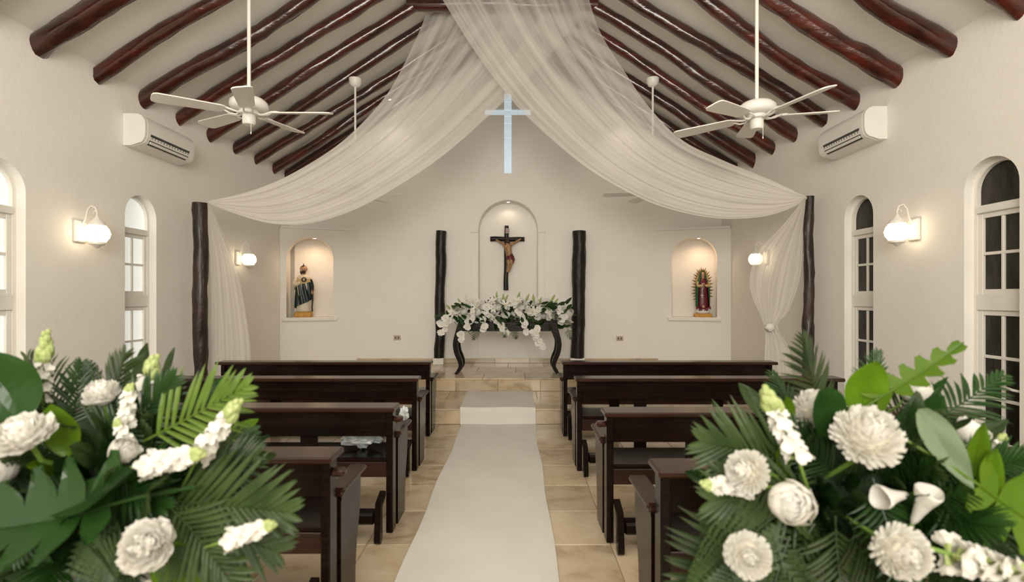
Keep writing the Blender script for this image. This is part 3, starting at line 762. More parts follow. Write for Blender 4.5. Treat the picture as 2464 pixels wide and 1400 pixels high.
# ------------------------------------------------------------------ saints' statues in the side niches
def saint():
    _, a, u, n, cx, ww = nl
    P = a+u*(cx+.10)+n*.12; P.z = 1.075
    root = empty('saint_statue', P, (0, 0, R(12)))
    MB().box((-.125, -.09, 0), (.125, .09, .085), .012).build('base', 'gold_paint', root)
    prof = [(.105, .085), (.112, .10), (.105, .16), (.108, .26), (.112, .36), (.115, .44), (.118, .50), (.12, .56), (.112, .61), (.085, .645), (.045, .665), (.028, .68), (.03, .70), (.044, .72), (.05, .745), (.049, .77), (.038, .79), (.015, .80)]
    def fold(i, a):
        z = prof[i][1]
        return 1+(.07*math.sin(a*7+z*9) if z < .6 else (.02*math.sin(a*6) if z < .66 else 0))
    def mi(a, z):
        if z > .67: return 1
        return 0
    mb = MB(); mb.lathe(prof, 28, ell=.72, fold=fold, mif=mi)
    body = mb.build('figure', ['cream_plaster', 'skin_paint'], root, True)
    # nose, ears
    mb = MB(); mb.ball((.004, -.038, .742), .010, 8, 6, sc=(.7, 1, 1.3)); mb.ball((.049, 0, .745), .009, 6, 6); mb.ball((-.049, 0, .745), .009, 6, 6)
    mb.build('face_features', 'skin_paint', body, True)
    mb = MB()
    for q in (-1, 1): mb.ball((q*.017, -.034, .752), .0055, 6, 5)
    mb.build('eyes', 'hair_paint', body, True)
    mb = MB(); mb.ball((-.004, .012, .757), .056, 14, 10, sc=(1, .85, 1.0), jit=lambda d: 1 if d.y > -.25 or d.z > .55 else .72)
    mb.ball((.002, -.022, .712), .03, 10, 8, sc=(1, .8, 1.05)); mb.ball((-.038, .005, .71), .024, 8, 6, sc=(.8, 1, 1.6))
    mb.build('hair_and_beard', 'hair_paint', body, True)
    MB().tube([(0, -.02, .80), (.004, -.022, .825), (.0, -.02, .845)], [.010, .008, .002], 6).build('flame', 'red_paint', body, True)
    # mantle: dark lower wrap from the left hip up to the right
    def mant(uu, vv):
        a = R(150)+R(235)*uu            # round the front
        side = uu
        zt = .44+.16*side; zb = .13+.19*side**1.3
        z = zb+(zt-zb)*vv; r = .126+.014*math.sin(a*9+z*16)-.01*vv
        return (math.cos(a)*r, math.sin(a)*r*.76, z)
    MB().grid(mant, 40, 10).build('mantle', 'teal_paint', body, True)
    def sleeve(uu, vv):
        a = R(160)+R(190)*uu; zt = .60; zb = .40+.16*uu+.03*math.sin(uu*PI)
        z = zb+(zt-zb)*vv; r = .134-.02*vv+.008*math.sin(a*8+z*12)
        return (math.cos(a)*r, math.sin(a)*r*.76, z)
    MB().grid(sleeve, 24, 8).build('shawl', 'tan_plaster', body, True)
    me = skin_mesh('arm', [(-.10, -.02, .60), (-.135, -.05, .50), (-.06, -.115, .52), (-.03, -.12, .545)], [(0, 1), (1, 2), (2, 3)], [.04, .04, .03, .02], ['cream_plaster'], 2); obj('arm', me, body)
    me = skin_mesh('arm', [(.09, -.02, .60), (.125, -.04, .50), (.14, -.07, .43), (.14, -.075, .40)], [(0, 1), (1, 2), (2, 3)], [.04, .034, .026, .02], ['teal_paint'], 2); obj('arm', me, body)
    mb = MB(); mb.ball((.14, -.08, .39), .02, 8, 6, sc=(.9, .9, 1.2))
    for k in range(4): mb.tube([(.125, -.092, .402-.011*k), (.14, -.104, .402-.011*k), (.153, -.09, .402-.011*k)], .006, 6)
    mb.tube([(.13, -.085, .41), (.135, -.10, .42), (.145, -.10, .425)], .006, 6)
    mb.build('hand', 'skin_paint', body, True)
    obj('staff', log_mesh('staff', (.142, -.09, .09), (.142, -.085, .47), .010, .013, 4, 'hair_paint', 8, 10, .004, .1), root)
    md = MB().lathe([(.0, -.006), (.036, -.006), (.04, 0), (.036, .006), (.001, .008)], 20).build('medallion', 'hair_paint', root, True, 40, loc=(.02, -.098, .585), rot=(R(82), 0, 0))
    MB().ball((0, 0, .008), .018, 10, 6, sc=(.8, 1.2, .35)).build('relief', 'tan_plaster', md, True)
    tag(root, 'bearded robed statue with dark green mantle, medallion and staff in the left niche', 'statue')
saint()
def madonna():
    _, a, u, n, cx, ww = nr
    P = a+u*(cx+.13)+n*.13; P.z = 1.075
    root = empty('madonna_statue', P, (0, 0, R(-10)))
    MB().box((-.13, -.085, 0), (.13, .085, .055), .010).build('base', 'gold_paint', root)
    mb = MB(); mb.ball((0, 0, .085), .11, 16, 8, sc=(1, .6, .42), jit=lambda d: 1+.12*mnoise.noise(d*4)); mb.build('cloud', 'white_gloss', root, True)
    # angel with wings under the robe
    an = MB(); an.ball((0, -.055, .165), .026, 10, 8); ang = an.build('angel_head', 'skin_paint', root, True)
    for s, nm in ((-1, 'left'), (1, 'right')):
        def wing(uu, vv): return (s*(.02+.09*uu), -.06-.01*math.sin(vv*PI), .135+.035*uu-.05*vv*(1-.3*uu)+.012*math.sin(uu*12)*vv)
        MB().grid(wing, 8, 4).build('wing', 'red_paint', ang, True)
        def wing2(uu, vv): return (s*(.03+.07*uu), -.064, .122+.03*uu-.022*vv)
        MB().grid(wing2, 6, 2).build('wing_band', 'white_gloss', ang, True)
    # body: gown + neck + head in one mesh
    prof = [(.085, .13), (.098, .16), (.09, .24), (.082, .34), (.080, .44), (.083, .50), (.082, .55), (.06, .585), (.03, .605), (.022, .618), (.024, .632), (.034, .652), (.037, .675), (.033, .695), (.014, .71)]
    mb = MB(); mb.lathe(prof, 26, ell=.72, fold=lambda i, a: 1+(.05*math.sin(a*9+i) if prof[i][1] < .55 else 0), mif=lambda a, z: 1 if z > .61 else 0)
    body = mb.build('figure', ['red_paint', 'skin_paint'], root, True)
    mb = MB(); mb.ball((0, -.030, .668), .007, 6, 5, sc=(.7, 1, 1.3)); mb.build('nose', 'skin_paint', body, True)
    def veil(uu, vv):           # mantle over head and shoulders, open in front
        half = R(150-22*(1-vv)) ; a = R(90)+(uu*2-1)*half
        z = .16+.57*vv
        if vv > .80: r = .052*math.sqrt(max(.02, 1-((vv-.80)/.205)**2))+.006
        elif vv > .62: r = .112-(vv-.62)/.18*.054
        else: r = .108+.006*math.sin(a*8)
        return (math.cos(a)*r, math.sin(a)*r*.78, z)
    MB().grid(veil, 32, 24).build('mantle', 'green_paint', body, True)
    mb = MB()
    for s in (-1, 1):
        mb.ball((s*.012, -.105, .50), .013, 8, 6, sc=(.7, .8, 1.3))
        for k in range(4): mb.tube([(s*.006+s*.003*k, -.108, .51), (s*.003+s*.002*k, -.115+.003*k, .535-.003*k)], .0042, 5)
        mb.tube([(s*.014, -.10, .508), (s*.009, -.098, .525)], .0042, 5)
    mb.build('hands', 'skin_paint', body, True)
    for s in (-1, 1):
        obj('arm', skin_mesh('arm', [(s*.07, -.02, .56), (s*.085, -.05, .48), (s*.02, -.10, .495)], [(0, 1), (1, 2)], [.026, .024, .02], ['tan_plaster'], 2), body)
    mb = MB(); mb.tube([(-.025, -.105, .53), (-.03, -.115, .45), (-.03, -.112, .36)], .003, 5); mb.tube([(-.02, -.105, .53), (.0, -.112, .47), (-.028, -.114, .42)], .003, 5)
    mb.box((-.034, -.118, .30), (-.026, -.11, .365)); mb.box((-.05, -.118, .335), (-.01, -.11, .345)); mb.build('rosary', 'white_gloss', root)
    rn = 30
    ray = MB().add([(-.017, 0, 0), (.017, 0, 0), (0, 0, .066), (0, -.010, .004), (0, .008, .004)], [(0, 3, 2), (3, 1, 2), (1, 4, 2), (4, 0, 2), (0, 4, 1, 3)]).mesh('ray', 'ray_gold')
    halo = MB(); prof = []
    pts = []
    for k in range(40):
        a = 2*PI*k/40; pts.append((.108*math.cos(a), .455+.27*math.sin(a)))
    halo.prism(pts, .03, .045, 'y'); ho = halo.build('halo_plate', 'ray_gold', root)
    for k in range(rn):
        a = -PI*.32+(PI*1.64)*k/(rn-1)
        c = Vector((.105*math.cos(a), .038, .455+.265*math.sin(a))); nd = Vector((math.cos(a)*1.2, 0, math.sin(a)*.75+.1))
        obj('ray', ray, ho, c, frame(nd, (0, 1, 0)), (1, 1, .85+.3*(k % 2)))
    tag(root, 'veiled statue in red gown and green mantle ringed by golden rays in the right niche', 'statue')
madonna()

# ------------------------------------------------------------------ wall sockets
for x, z, lab in ((-1.74, .74, 'beige wall socket to the left of the altar table'), (1.82, .727, 'beige wall socket to the right of the altar table')):
    root = empty('wall_socket', (x, YB, z)); MB().box((-.055, -.012, -.038), (.055, .001, .038), .004).build('cover_plate', 'plate_beige', root)
    for q in (-.022, .022): MB().box((q-.010, -.014, -.018), (q+.010, -.010, .018), .001).build('socket', 'socket_dark', root)
    tag(root, lab, 'socket', 'wall sockets')

# ------------------------------------------------------------------ carpet runner
def runner():
    prof = [(.35, .004), (1.5, .004), (3.2, .006), (4.6, .004), (5.55, .006), (5.655, .02), (5.672, .08), (5.676, ST-.01), (5.70, ST+.012), (6.0, ST+.006), (6.72, ST+.005)]
    pts = resample([(0, y, z) for y, z in prof], 90); mb = MB()
    def wob(t, s): return .006*math.sin(t*31+s*2)+.010*mnoise.noise(Vector((t*5, s, 2)))
    def P(i, k, lift=0):
        t = i/90; p = pts[i]; x0 = -.433+wob(t, 0); x1 = .366+wob(t, 4)
        if p.y > 5.6: x0 -= .03*min(1, (p.y-5.6)/.1); x1 += 0
        x = x0+(x1-x0)*k/8
        return (x, p.y, p.z+lift+.003*math.sin(t*40+k))
    vs = [P(i, k) for i in range(91) for k in range(9)]
    fs = [(i*9+k, i*9+k+1, (i+1)*9+k+1, (i+1)*9+k) for i in range(90) for k in range(8)]
    mb.add(vs, fs); o = mb.build('aisle_runner', 'runner_cloth', None, False)
    s = o.modifiers.new('thick', 'SOLIDIFY'); s.thickness = .004; s.offset = 1
    tag(o, 'long white cloth runner down the aisle and up the first altar step', 'runner')
runner()

# ------------------------------------------------------------------ pews
PL = 2.09
def make_pew(s, ear=False, mirror_outer=True):
    root = empty('pew', (0, 0, 0))
    def b(nm, lo, hi, m='pew_wood', c=.005, p=root):
        return MB().box((s*lo[0], lo[1], lo[2]), (s*hi[0], hi[1], hi[2]), c).build(nm, m, p)
    b('top_ledge', (-.012, -.02, .716), (PL+.05, .145, .745), 'ledge_wood', .007)
    for x0, x1 in ((.035, PL*.5-.01), (PL*.5+.01, PL-.035)): b('back_panel', (x0, .03, .565), (x1, .052, .718), 'pew_wood', .004)
    b('back_stile', (PL*.5-.045, .024, .56), (PL*.5+.045, .034, .718))
    b('seat', (.03, .085, .392), (PL-.03, .43, .42), 'pew_wood', .006)
    b('apron', (.03, .075, .305), (PL-.03, .097, .396), 'ledge_wood', .004)
    for x in (.52, PL-.52): b('support', (x-.05, .055, .0), (x+.05, .083, .716), 'pew_wood', .004)
    for e in (0, 1):
        ex = 0 if e == 0 else PL-.04
        st = b('end_stile', (ex, 0, 0), (ex+.04, .085, .716), 'pew_wood', .005)
        b('slot_filler', (ex+.012, .08, .05), (ex+.026, .135, .44), 'pew_wood', .002)
        prof = [(.13, 0), (.33, 0), (.335, .12), (.355, .24), (.40, .36), (.415, .45), (.415, .548), (.15, .548), (.13, .50)]
        MB().prism(prof, s*(ex-.002), s*(ex+.036), 'x').build('arm_panel', 'pew_wood', root)
        ar = MB(); ar.box((s*(ex-.026), .105, .548), (s*(ex+.06), .445, .574), .009)
        ar.box((s*(ex-.02), .095, .536), (s*(ex+.054), .125, .56), .008)
        ar.build('armrest', 'ledge_wood', root)
    kb = b('kneeler', (.075, -.125, .10), (PL-.075, -.03, .165), 'pew_wood', .012)
    for x in (.035, PL-.07):
        MB().prism([(-.125+.03*math.cos(PI+PI*i/6), .03+.03*math.sin(PI+PI*i/6)) for i in range(7)]+[(-.095, .20), (-.02, .235), (-.02, .26), (-.125, .225)], s*x, s*(x+.035), 'x').build('kneeler_leg', 'pew_wood', kb)
    if ear:
        MB().box((s*-.055, .01, .655), (s*.005, .06, .685), .01).build('bracket', 'ledge_wood', root)
    return root
pews = [(1, .63, 5.19, 0), (1, .645, 4.16, 0), (1, .668, 2.945, 1), (1, .70, 1.965, 0),
        (-1, -.705, 5.19, 0), (-1, -.64, 4.16, 0), (-1, -.575, 3.07, 1), (-1, -.61, 2.13, 1)]
protos = {}
rown = ['frontmost dark wooden pew nearest the altar', 'dark wooden pew in the second row from the altar', 'dark wooden pew in the third row from the altar', 'rearmost dark wooden pew beside the flower stand']
pew_objs = []
for i, (s, x, y, ear) in enumerate(pews):
    key = (s, ear)
    if key not in protos: protos[key] = make_pew(s, bool(ear)); p = protos[key]
    else: p = copy_tree(protos[key])
    p.location = (x, y, 0)
    tag(p, rown[i % 4]+(', right of the white runner' if s > 0 else ', left of the white runner'), 'pew', 'dark wooden pews')
    pew_objs.append(p)
# crumpled plastic wrapping left on the third pew
def crumple(name, r, sc, seed, loc, lab, m='plastic_wrap'):
    mb = MB(); mb.ball((0, 0, 0), r, 28, 20, sc=sc, jit=lambda d: 1+.45*mnoise.noise(d*2.4+Vector((seed, 0, 0)))+.22*mnoise.noise(d*6.5+Vector((0, seed, 0))))
    mn = min(v[2] for v in mb.v); o = mb.build(name, m, None, False, loc=(loc[0], loc[1], loc[2]-mn))
    tag(o, lab, 'plastic bag')
crumple('plastic_wrapping', .10, (1.25, .9, .62), 2.2, (-.84, 3.07+.28, .42), 'crumpled clear plastic wrapping lying on the left third-row pew seat')
crumple('plastic_wrapping', .045, (.6, 1.1, .9), 5.2, (-.578, 3.07+.33, .588), 'small scrap of clear plastic on the left third-row armrest')

# ------------------------------------------------------------------ altar table
def altar_table():
    root = empty('altar_table', (.04, 7.24, 2*ST)); hw = .68
    zt = .745
    MB().box((-hw+.0, -.21, zt-.03), (hw, .21, zt), .006).build('table_top', 'table_wood', root)
    for y in (-.17, .145): MB().box((-hw+.06, y, zt-.155), (hw-.06, y+.025, zt-.028), .004).build('apron', 'table_wood', root)
    for x in (-hw+.05, hw-.08): MB().box((x, -.145, zt-.155), (x+.03, .145, zt-.028), .004).build('apron', 'table_wood', root)
    cpts = [(-.615, .72), (-.635, .66), (-.67, .56), (-.705, .43), (-.69, .30), (-.645, .19), (-.635, .11), (-.668, .045), (-.705, .0)]
    wd = [.046, .044, .038, .034, .033, .032, .030, .025, .020]
    for s in (-1, 1):
        for y in (-.185, .135):
            P = resample([(x, 0, z) for x, z in cpts], 26); mb = MB(); vs = []
            for i, p in enumerate(P):
                t = (P[min(i+1, 26)]-P[max(i-1, 0)]).normalized(); nn = Vector((t.z, 0, -t.x))
                f = i/26*(len(wd)-1); k = min(int(f), len(wd)-2); w_ = wd[k]+(wd[k+1]-wd[k])*(f-k)
                for q, yy in ((1, 0), (1, .05), (-1, .05), (-1, 0)):
                    c = p+nn*w_*q; vs.append((-s*-1*c.x if False else (c.x if s < 0 else -c.x), y+yy, max(0, c.z)))
            fs = [(i*4+k, i*4+(k+1) % 4, (i+1)*4+(k+1) % 4, (i+1)*4+k) for i in range(26) for k in range(4)]+[(0, 1, 2, 3), (104, 105, 106, 107)]
            mb.add(vs, fs); mb.build('leg', 'table_wood', root, True, 50)
    tag(root, 'dark wooden altar table with curved scroll legs under white flowers', 'altar table')
    return root
altar_table()

# ------------------------------------------------------------------ plants: mesh makers (grow along +Z, face -Y)
def m_frond(n, ln, ll, lw, droop, seed, m, spread=62, taper=.55, upfold=.12):
    rr = random.Random(seed); mb = MB(); N = 10
    rp = lambda t: Vector((0, droop*ln*t*t*-1, ln*t))
    mb.tube([rp(i/N) for i in range(N+1)], [.0035*(1-.75*i/N) for i in range(N+1)], 5)
    for k in range(n):
        t = .14+.86*k/(n-1)
        for s in (-1, 1):
            an = R(spread*(1-.62*t)+rr.uniform(-5, 5)); l = ll*(math.sin(PI*min(1, .30+.62*t))**.7)*(1-taper*max(0, t-.6))*rr.uniform(.9, 1.08)
            d = Vector((s*math.sin(an), 0, math.cos(an))); o = rp(t); wd = lw*rr.uniform(.85, 1.1)
            sd = Vector((math.cos(an), 0, -s*math.sin(an)))*s
            dr = rr.uniform(.15, .4); vs = []; S = 4
            for j in range(S+1):
                f = j/S; c = o+d*l*f+Vector((0, -upfold*l*f+dr*l*f*f*.6, -.10*l*f*f)); ww = wd*(math.sin(PI*(.12+.88*f))**.6 if f < 1 else 0.02)*.5
                vs += [c-sd*ww+Vector((0, -.3*ww, 0)), c, c+sd*ww+Vector((0, -.3*ww, 0))]
            mb.add(vs, [(j*3+q, j*3+q+1, j*3+q+4, j*3+q+3) for j in range(S) for q in (0, 1)])
    return mb.mesh('frond', m, None)
def m_fern(n, ln, wd, seed, m):
    rr = random.Random(seed); mb = MB()
    mb.tube([(0, -.2*ln*(i/6)**2, ln*i/6) for i in range(7)], [.0025*(1-.7*i/6) for i in range(7)], 5)
    for k in range(n):
        t = .12+.88*k/(n-1); o = Vector((0, -.2*ln*t*t, ln*t)); l = wd*(1-t)**.75+.008
        for s in (-1, 1):
            d = Vector((s*.88, rr.uniform(-.15, .1), .46)).normalized(); q = 5
            for j in range(q):
                f = (j+.6)/q; c = o+d*l*f; pl = l*.24*(1-.6*f)+.006
                for e in (-1, 1):
                    e2 = Vector((s*.35, 0, e)).normalized() if e > 0 else Vector((s*.75, 0, -.65)).normalized()
                    tip = c+e2*pl; sd = d*pl*.36
                    mb.add([c-sd*.6, tip+Vector((0, -.004, 0)), c+sd], [(0, 2, 1)])
    return mb.mesh('fern', m, None)
def m_leaf(ln, wd, curl, fold, m, seed=0, tipf=1.0, nu=4, nv=10, stem=True):
    mb = MB()
    def fn(u, v):
        s = u*2-1; w_ = wd*.5*(math.sin(PI*min(1, (.04+.96*v)))**.62)*(1.0-.18*v*tipf)
        if v > .98: w_ = .002
        return Vector((s*w_, -fold*abs(s)*w_-curl*ln*v*v+.012*math.sin(s*3+v*9+seed)*ln, ln*v*(1-.12*curl*v)))
    mb.grid(fn, nu*2, nv)
    mb.tube([(0, .002-curl*ln*(i/8)**2, ln*(i/8)*(1-.12*curl*i/8)) for i in range(9)], [.0035*(1-.8*i/8) for i in range(9)], 5)
    if stem: mb.tube([(0, .03, -.12), (0, .005, -.04), (0, .002, .0)], .0035, 5)
    return mb.mesh('leaf', m, None)
def m_monstera(ln, wd, curl, fold, m, lobes=5, cut=.45):
    mb = MB(); q = lambda t: Vector((0, -curl*ln*t*t, ln*t*(1-.1*curl*t)))
    wf = lambda t: wd*.5*max(.03, (math.sin(PI*(.17+.83*t))**.55))*(1.05-.25*t)
    for s in (-1, 1):
        for k in range(lobes):
            t0, t1 = k/lobes, (k+1)/lobes; S = 6
            vs = []
            for j in range(S+1):
                f = j/S
                g = max(0, (f-cut)/(1-cut))*.16/lobes*2.2
                for e in range(4):
                    tt = t0+(t1-t0)*e/3
                    ta = min(max(tt, t0+g), t1-g)
                    lift = -.34*f*f*(.5-ta)*0+.24*f*(ta*.6+.25)   # lobes sweep to the tip
                    base = q(tt if f < cut else ta)
                    back = -.16*ln*f*(1-ta) if k == 0 else 0
                    rnd = 1-.16*abs(e/3-.5)*2*f*f
                    c = base+Vector((s*wf(min(1, ta))*f*rnd, -fold*wf(ta)*f-.15*curl*wd*f*f, (lift-.12)*ln*.55*f+back))
                    vs.append(c)
            mb.add(vs, [(j*4+e, j*4+e+1, (j+1)*4+e+1, (j+1)*4+e) for j in range(S) for e in range(3)])
    mb.tube([q(i/8)+Vector((0, -.001, 0)) for i in range(9)], [.004*(1-.8*i/8) for i in range(9)], 5)
    mb.tube([(0, .05, -.18), (0, .01, -.06), (0, 0, 0)], .0045, 5)
    return mb.mesh('monstera', m, None)
def petal(mb, o, d, up, ln, wd, cup, curl, mi=0, nu=2, nv=3, ruf=0, seed=0):
    d = Vector(d).normalized(); up = Vector(up); up = (up-d*up.dot(d)).normalized(); sd = d.cross(up)
    def fn(u, v):
        s = u*2-1; w_ = wd*.5*(math.sin(PI*(.10+.72*v))**.8)
        r = ruf*math.sin(s*7+seed)*v
        return Vector(o)+d*(ln*v*math.cos(curl*v*.7))+up*(ln*(math.sin(curl*v)*v)+cup*wd*(s*s)*.5*v**.5+r*ln)+sd*(s*w_)
    mb.grid(fn, nu, nv, mi)
def m_mum(r, seed):
    rr = random.Random(seed); mb = MB()
    rings = 11
    for k in range(rings):
        th = R(4+k*11.5); n = 4+int(22*math.sin(min(th, R(95))))
        for i in range(n):
            a = 2*PI*(i+.5*(k % 2))/n+rr.uniform(-.1, .1); t2 = th+rr.uniform(-.07, .07)
            d = Vector((math.sin(t2)*math.cos(a), math.sin(t2)*math.sin(a), math.cos(t2)))
            petal(mb, d*r*.45, d, Vector((0, 0, 1))-d*.2, r*.55*rr.uniform(.90, 1.1), r*.21, .6, .55, 0, 2, 3)
    mb.ball((0, 0, 0), r*.66, 12, 10, mi=1)
    mb.tube([(0, 0, -.02), (.01, .0, -r*1.5), (.0, .02, -r*3.2)], .005, 6, mi=2)
    return mb.mesh('mum', ['petal_white', 'petal_cream', 'stem_green'], None)
def m_rose(r, seed, open_=1.0):
    rr = random.Random(seed); mb = MB()
    for k in range(7):
        n = 3+k//2+(k % 2); rk = r*(.34+.115*k)*(.97+.03*open_); tip = R((-4+k*7.0)*open_)
        for i in range(n):
            a0 = 2*PI*i/n+k*.9+rr.uniform(-.15, .15); w_ = R(rr.uniform(95, 125)); ph = rr.uniform(0, 6); fl = rr.uniform(.02, .10)+.014*k; tp = tip+rr.uniform(-.10, .12); jr = rr.uniform(.95, 1.05)
            def fn(u, v):
                e = abs(u*2-1); th = R(152)+(tp+.34*e**2.4-R(152))*v
                az = a0+(u-.5)*w_*(.55+.45*v)
                rad = rk*jr*(1+fl*v**4*2.0+.045*math.sin(u*11+ph)*v*v+.06*math.sin(u*5+ph*2)*v)
                return Vector((rad*math.sin(th)*math.cos(az), rad*math.sin(th)*math.sin(az), rad*math.cos(th)*.92))
            mb.grid(fn, 6, 6)
    mb.ball((0, 0, .06*r), r*.46, 12, 10, jit=lambda d: 1+.12*math.sin(d.x*9+d.y*7))
    mb.tube([(0, 0, -r*.9), (.0, .0, -r*1.8), (.0, .03, -r*3.2)], .005, 6, mi=1)
    return mb.mesh('rose', ['petal_white', 'stem_green'], None)
def m_peony(r, seed):
    rr = random.Random(seed); mb = MB()
    for k in range(8):
        th = R(6+k*13.5); n = 4+int(9*math.sin(min(th, R(90))))
        for i in range(n):
            a = 2*PI*(i+.5*(k % 2))/n+rr.uniform(-.25, .25); t2 = th+rr.uniform(-.12, .12)
            d = Vector((math.sin(t2)*math.cos(a), math.sin(t2)*math.sin(a), math.cos(t2)*.85))
            petal(mb, d*r*.30, d, Vector((0, 0, 1))-d*.2, r*.72*rr.uniform(.86, 1.1), r*rr.uniform(.55, .72), .45, .5, 0, 5, 4, .07, rr.uniform(0, 6))
    mb.ball((0, 0, 0), r*.6, 12, 10, sc=(1, 1, .85))
    mb.tube([(0, 0, -r*.5), (.0, .0, -r*1.8), (.0, .03, -r*3.2)], .005, 6, mi=1)
    return mb.mesh('peony', ['petal_white', 'stem_green'], None)
def m_spike(ln, r, seed, bare=.0, budtip=.35):
    rr = random.Random(seed); mb = MB(); n = 30
    for k in range(n):
        t = bare+(1-bare)*k/(n-1); a = k*2.4
        o = Vector((0, 0, ln*t)); d = Vector((math.cos(a), math.sin(a), .35+.5*t)).normalized()
        if t < 1-budtip:
            sz = r*(1.0-.35*t)*rr.uniform(.85, 1.1)
            c = o+d*sz*.45
            for q in range(5):
                b = 2*PI*q/5+rr.random(); x = d.orthogonal().normalized(); y = d.cross(x); e = (x*math.cos(b)+y*math.sin(b)+d*.75).normalized()
                petal(mb, c, e, d, sz*.62, sz*.62, .3, -.3, 0, 2, 2, .1, rr.uniform(0, 6))
            mb.tube([o, c], [r*.08, r*.16], 5, mi=1)
        else:
            sz = r*.5*(1.15-t)*1.6+.004
            mb.ball(tuple(o+d*sz*.8), sz, 7, 5, mi=1, sc=(1, 1, 1.3))
    me = mb.mesh('snapdragon', ['petal_white', 'bud_green'], None)
    st = MB().tube([(0, .0, ln), (0, 0, ln*.5), (0, 0, 0), (0, .03, -ln*.6)], [.002, .0035, .0045, .005], 6).mesh('stem', 'stem_green', True)
    return me, st
def m_bell(r, ln):
    mb = MB(); prof = [(r*.16, 0), (r*.30, ln*.12), (r*.42, ln*.35), (r*.62, ln*.62), (r*.9, ln*.85), (r*1.0, ln*.97), (r*.94, ln), (r*.8, ln*.86), (r*.5, ln*.6), (r*.2, ln*.3)]
    mb.lathe(prof, 18, fold=lambda i, a: 1+(.10*math.sin(a*3+.4) if i > 3 else 0))
    mb.tube([(0, 0, .01), (0, 0, -.05), (0, .02, -.12)], .005, 6, mi=1)
    return mb.mesh('bell', ['petal_white', 'stem_green'], None)
def m_flat(np_, r, wd, seed, cupz=.3, cm='petal_core', pm='petal_white'):
    rr = random.Random(seed); mb = MB()
    for i in range(np_):
        a = 2*PI*i/np_+rr.uniform(-.1, .1); d = Vector((math.cos(a), math.sin(a), cupz+.1*(i % 2)))
        petal(mb, (0, 0, .002*(i % 2)), d, (0, 0, 1), r*rr.uniform(.9, 1.08), wd, .12, -.35*cupz, 0, 2, 3)
    mb.ball((0, 0, r*.10), r*.17, 7, 5, mi=1)
    return mb.mesh('blossom', [pm, cm], None)
def m_bud(ln, m='bud_green'):
    mb = MB(); mb.lathe([(.001, ln), (ln*.06, ln*.9), (ln*.13, ln*.5), (ln*.11, ln*.2), (ln*.04, 0)], 8); mb.tube([(0, 0, 0), (0, 0, -ln*1.2)], ln*.03, 5)
    return mb.mesh('bud', m, True)

# ------------------------------------------------------------------ big foreground arrangements
BANK = dict(
    palm=[m_frond(17, .31, .155, .012, .22, 1, 'leaf_palm'), m_frond(15, .29, .165, .013, .30, 2, 'leaf_palm'), m_frond(18, .32, .14, .011, .15, 3, 'leaf_dark')],
    palmb=[m_frond(13, .28, .15, .013, .12, 11, 'leaf_olive', 60)],
    fern=[m_fern(20, .26, .085, 4, 'leaf_fern'), m_fern(18, .21, .08, 5, 'leaf_fern')],
    leaf=[m_leaf(.26, .10, .35, .35, 'leaf_dark'), m_leaf(.22, .12, .25, .25, 'leaf_monstera', 2), m_leaf(.30, .07, .3, .5, 'leaf_dark', 3)],
    ruscus=[m_leaf(.12, .045, .2, .3, 'leaf_fern', 1, nu=2, nv=6), m_leaf(.10, .05, .3, .3, 'leaf_dark', 4, nu=2, nv=6), m_leaf(.11, .05, .25, .25, 'leaf_bright', 6, nu=2, nv=6)],
)
MUM = [m_mum(.064, 1), m_mum(.058, 2)]
ROSE = [m_rose(.058, 3, .95), m_rose(.054, 4, 1.05)]
SPIKE = [m_spike(.19, .040, 5, 0, .30), m_spike(.16, .044, 6, 0, .16), m_spike(.22, .034, 7, 0, .42)]
PEONY = [m_peony(.056, 21), m_peony(.054, 22)]
BELL = m_bell(.030, .105)
LEAFS = dict(bright=m_leaf(.17, .11, .25, .2, 'leaf_bright', 1), brightlong=m_leaf(.28, .075, .18, .3, 'leaf_bright', 2), mon=m_monstera(.30, .30, .35, .25, 'leaf_monstera'),
             monb=m_monstera(.26, .20, .25, .15, 'leaf_bright', 6), round=m_leaf(.22, .20, .3, .12, 'leaf_monstera', 3), roundb=m_leaf(.20, .15, .25, .1, 'leaf_bright', 5),
             silver=m_leaf(.21, .10, .15, .5, 'leaf_silver', 2, 3.2, stem=False), mons=m_monstera(.27, .10, .18, .2, 'leaf_bright', 6, .3), dark=BANK['leaf'][0])
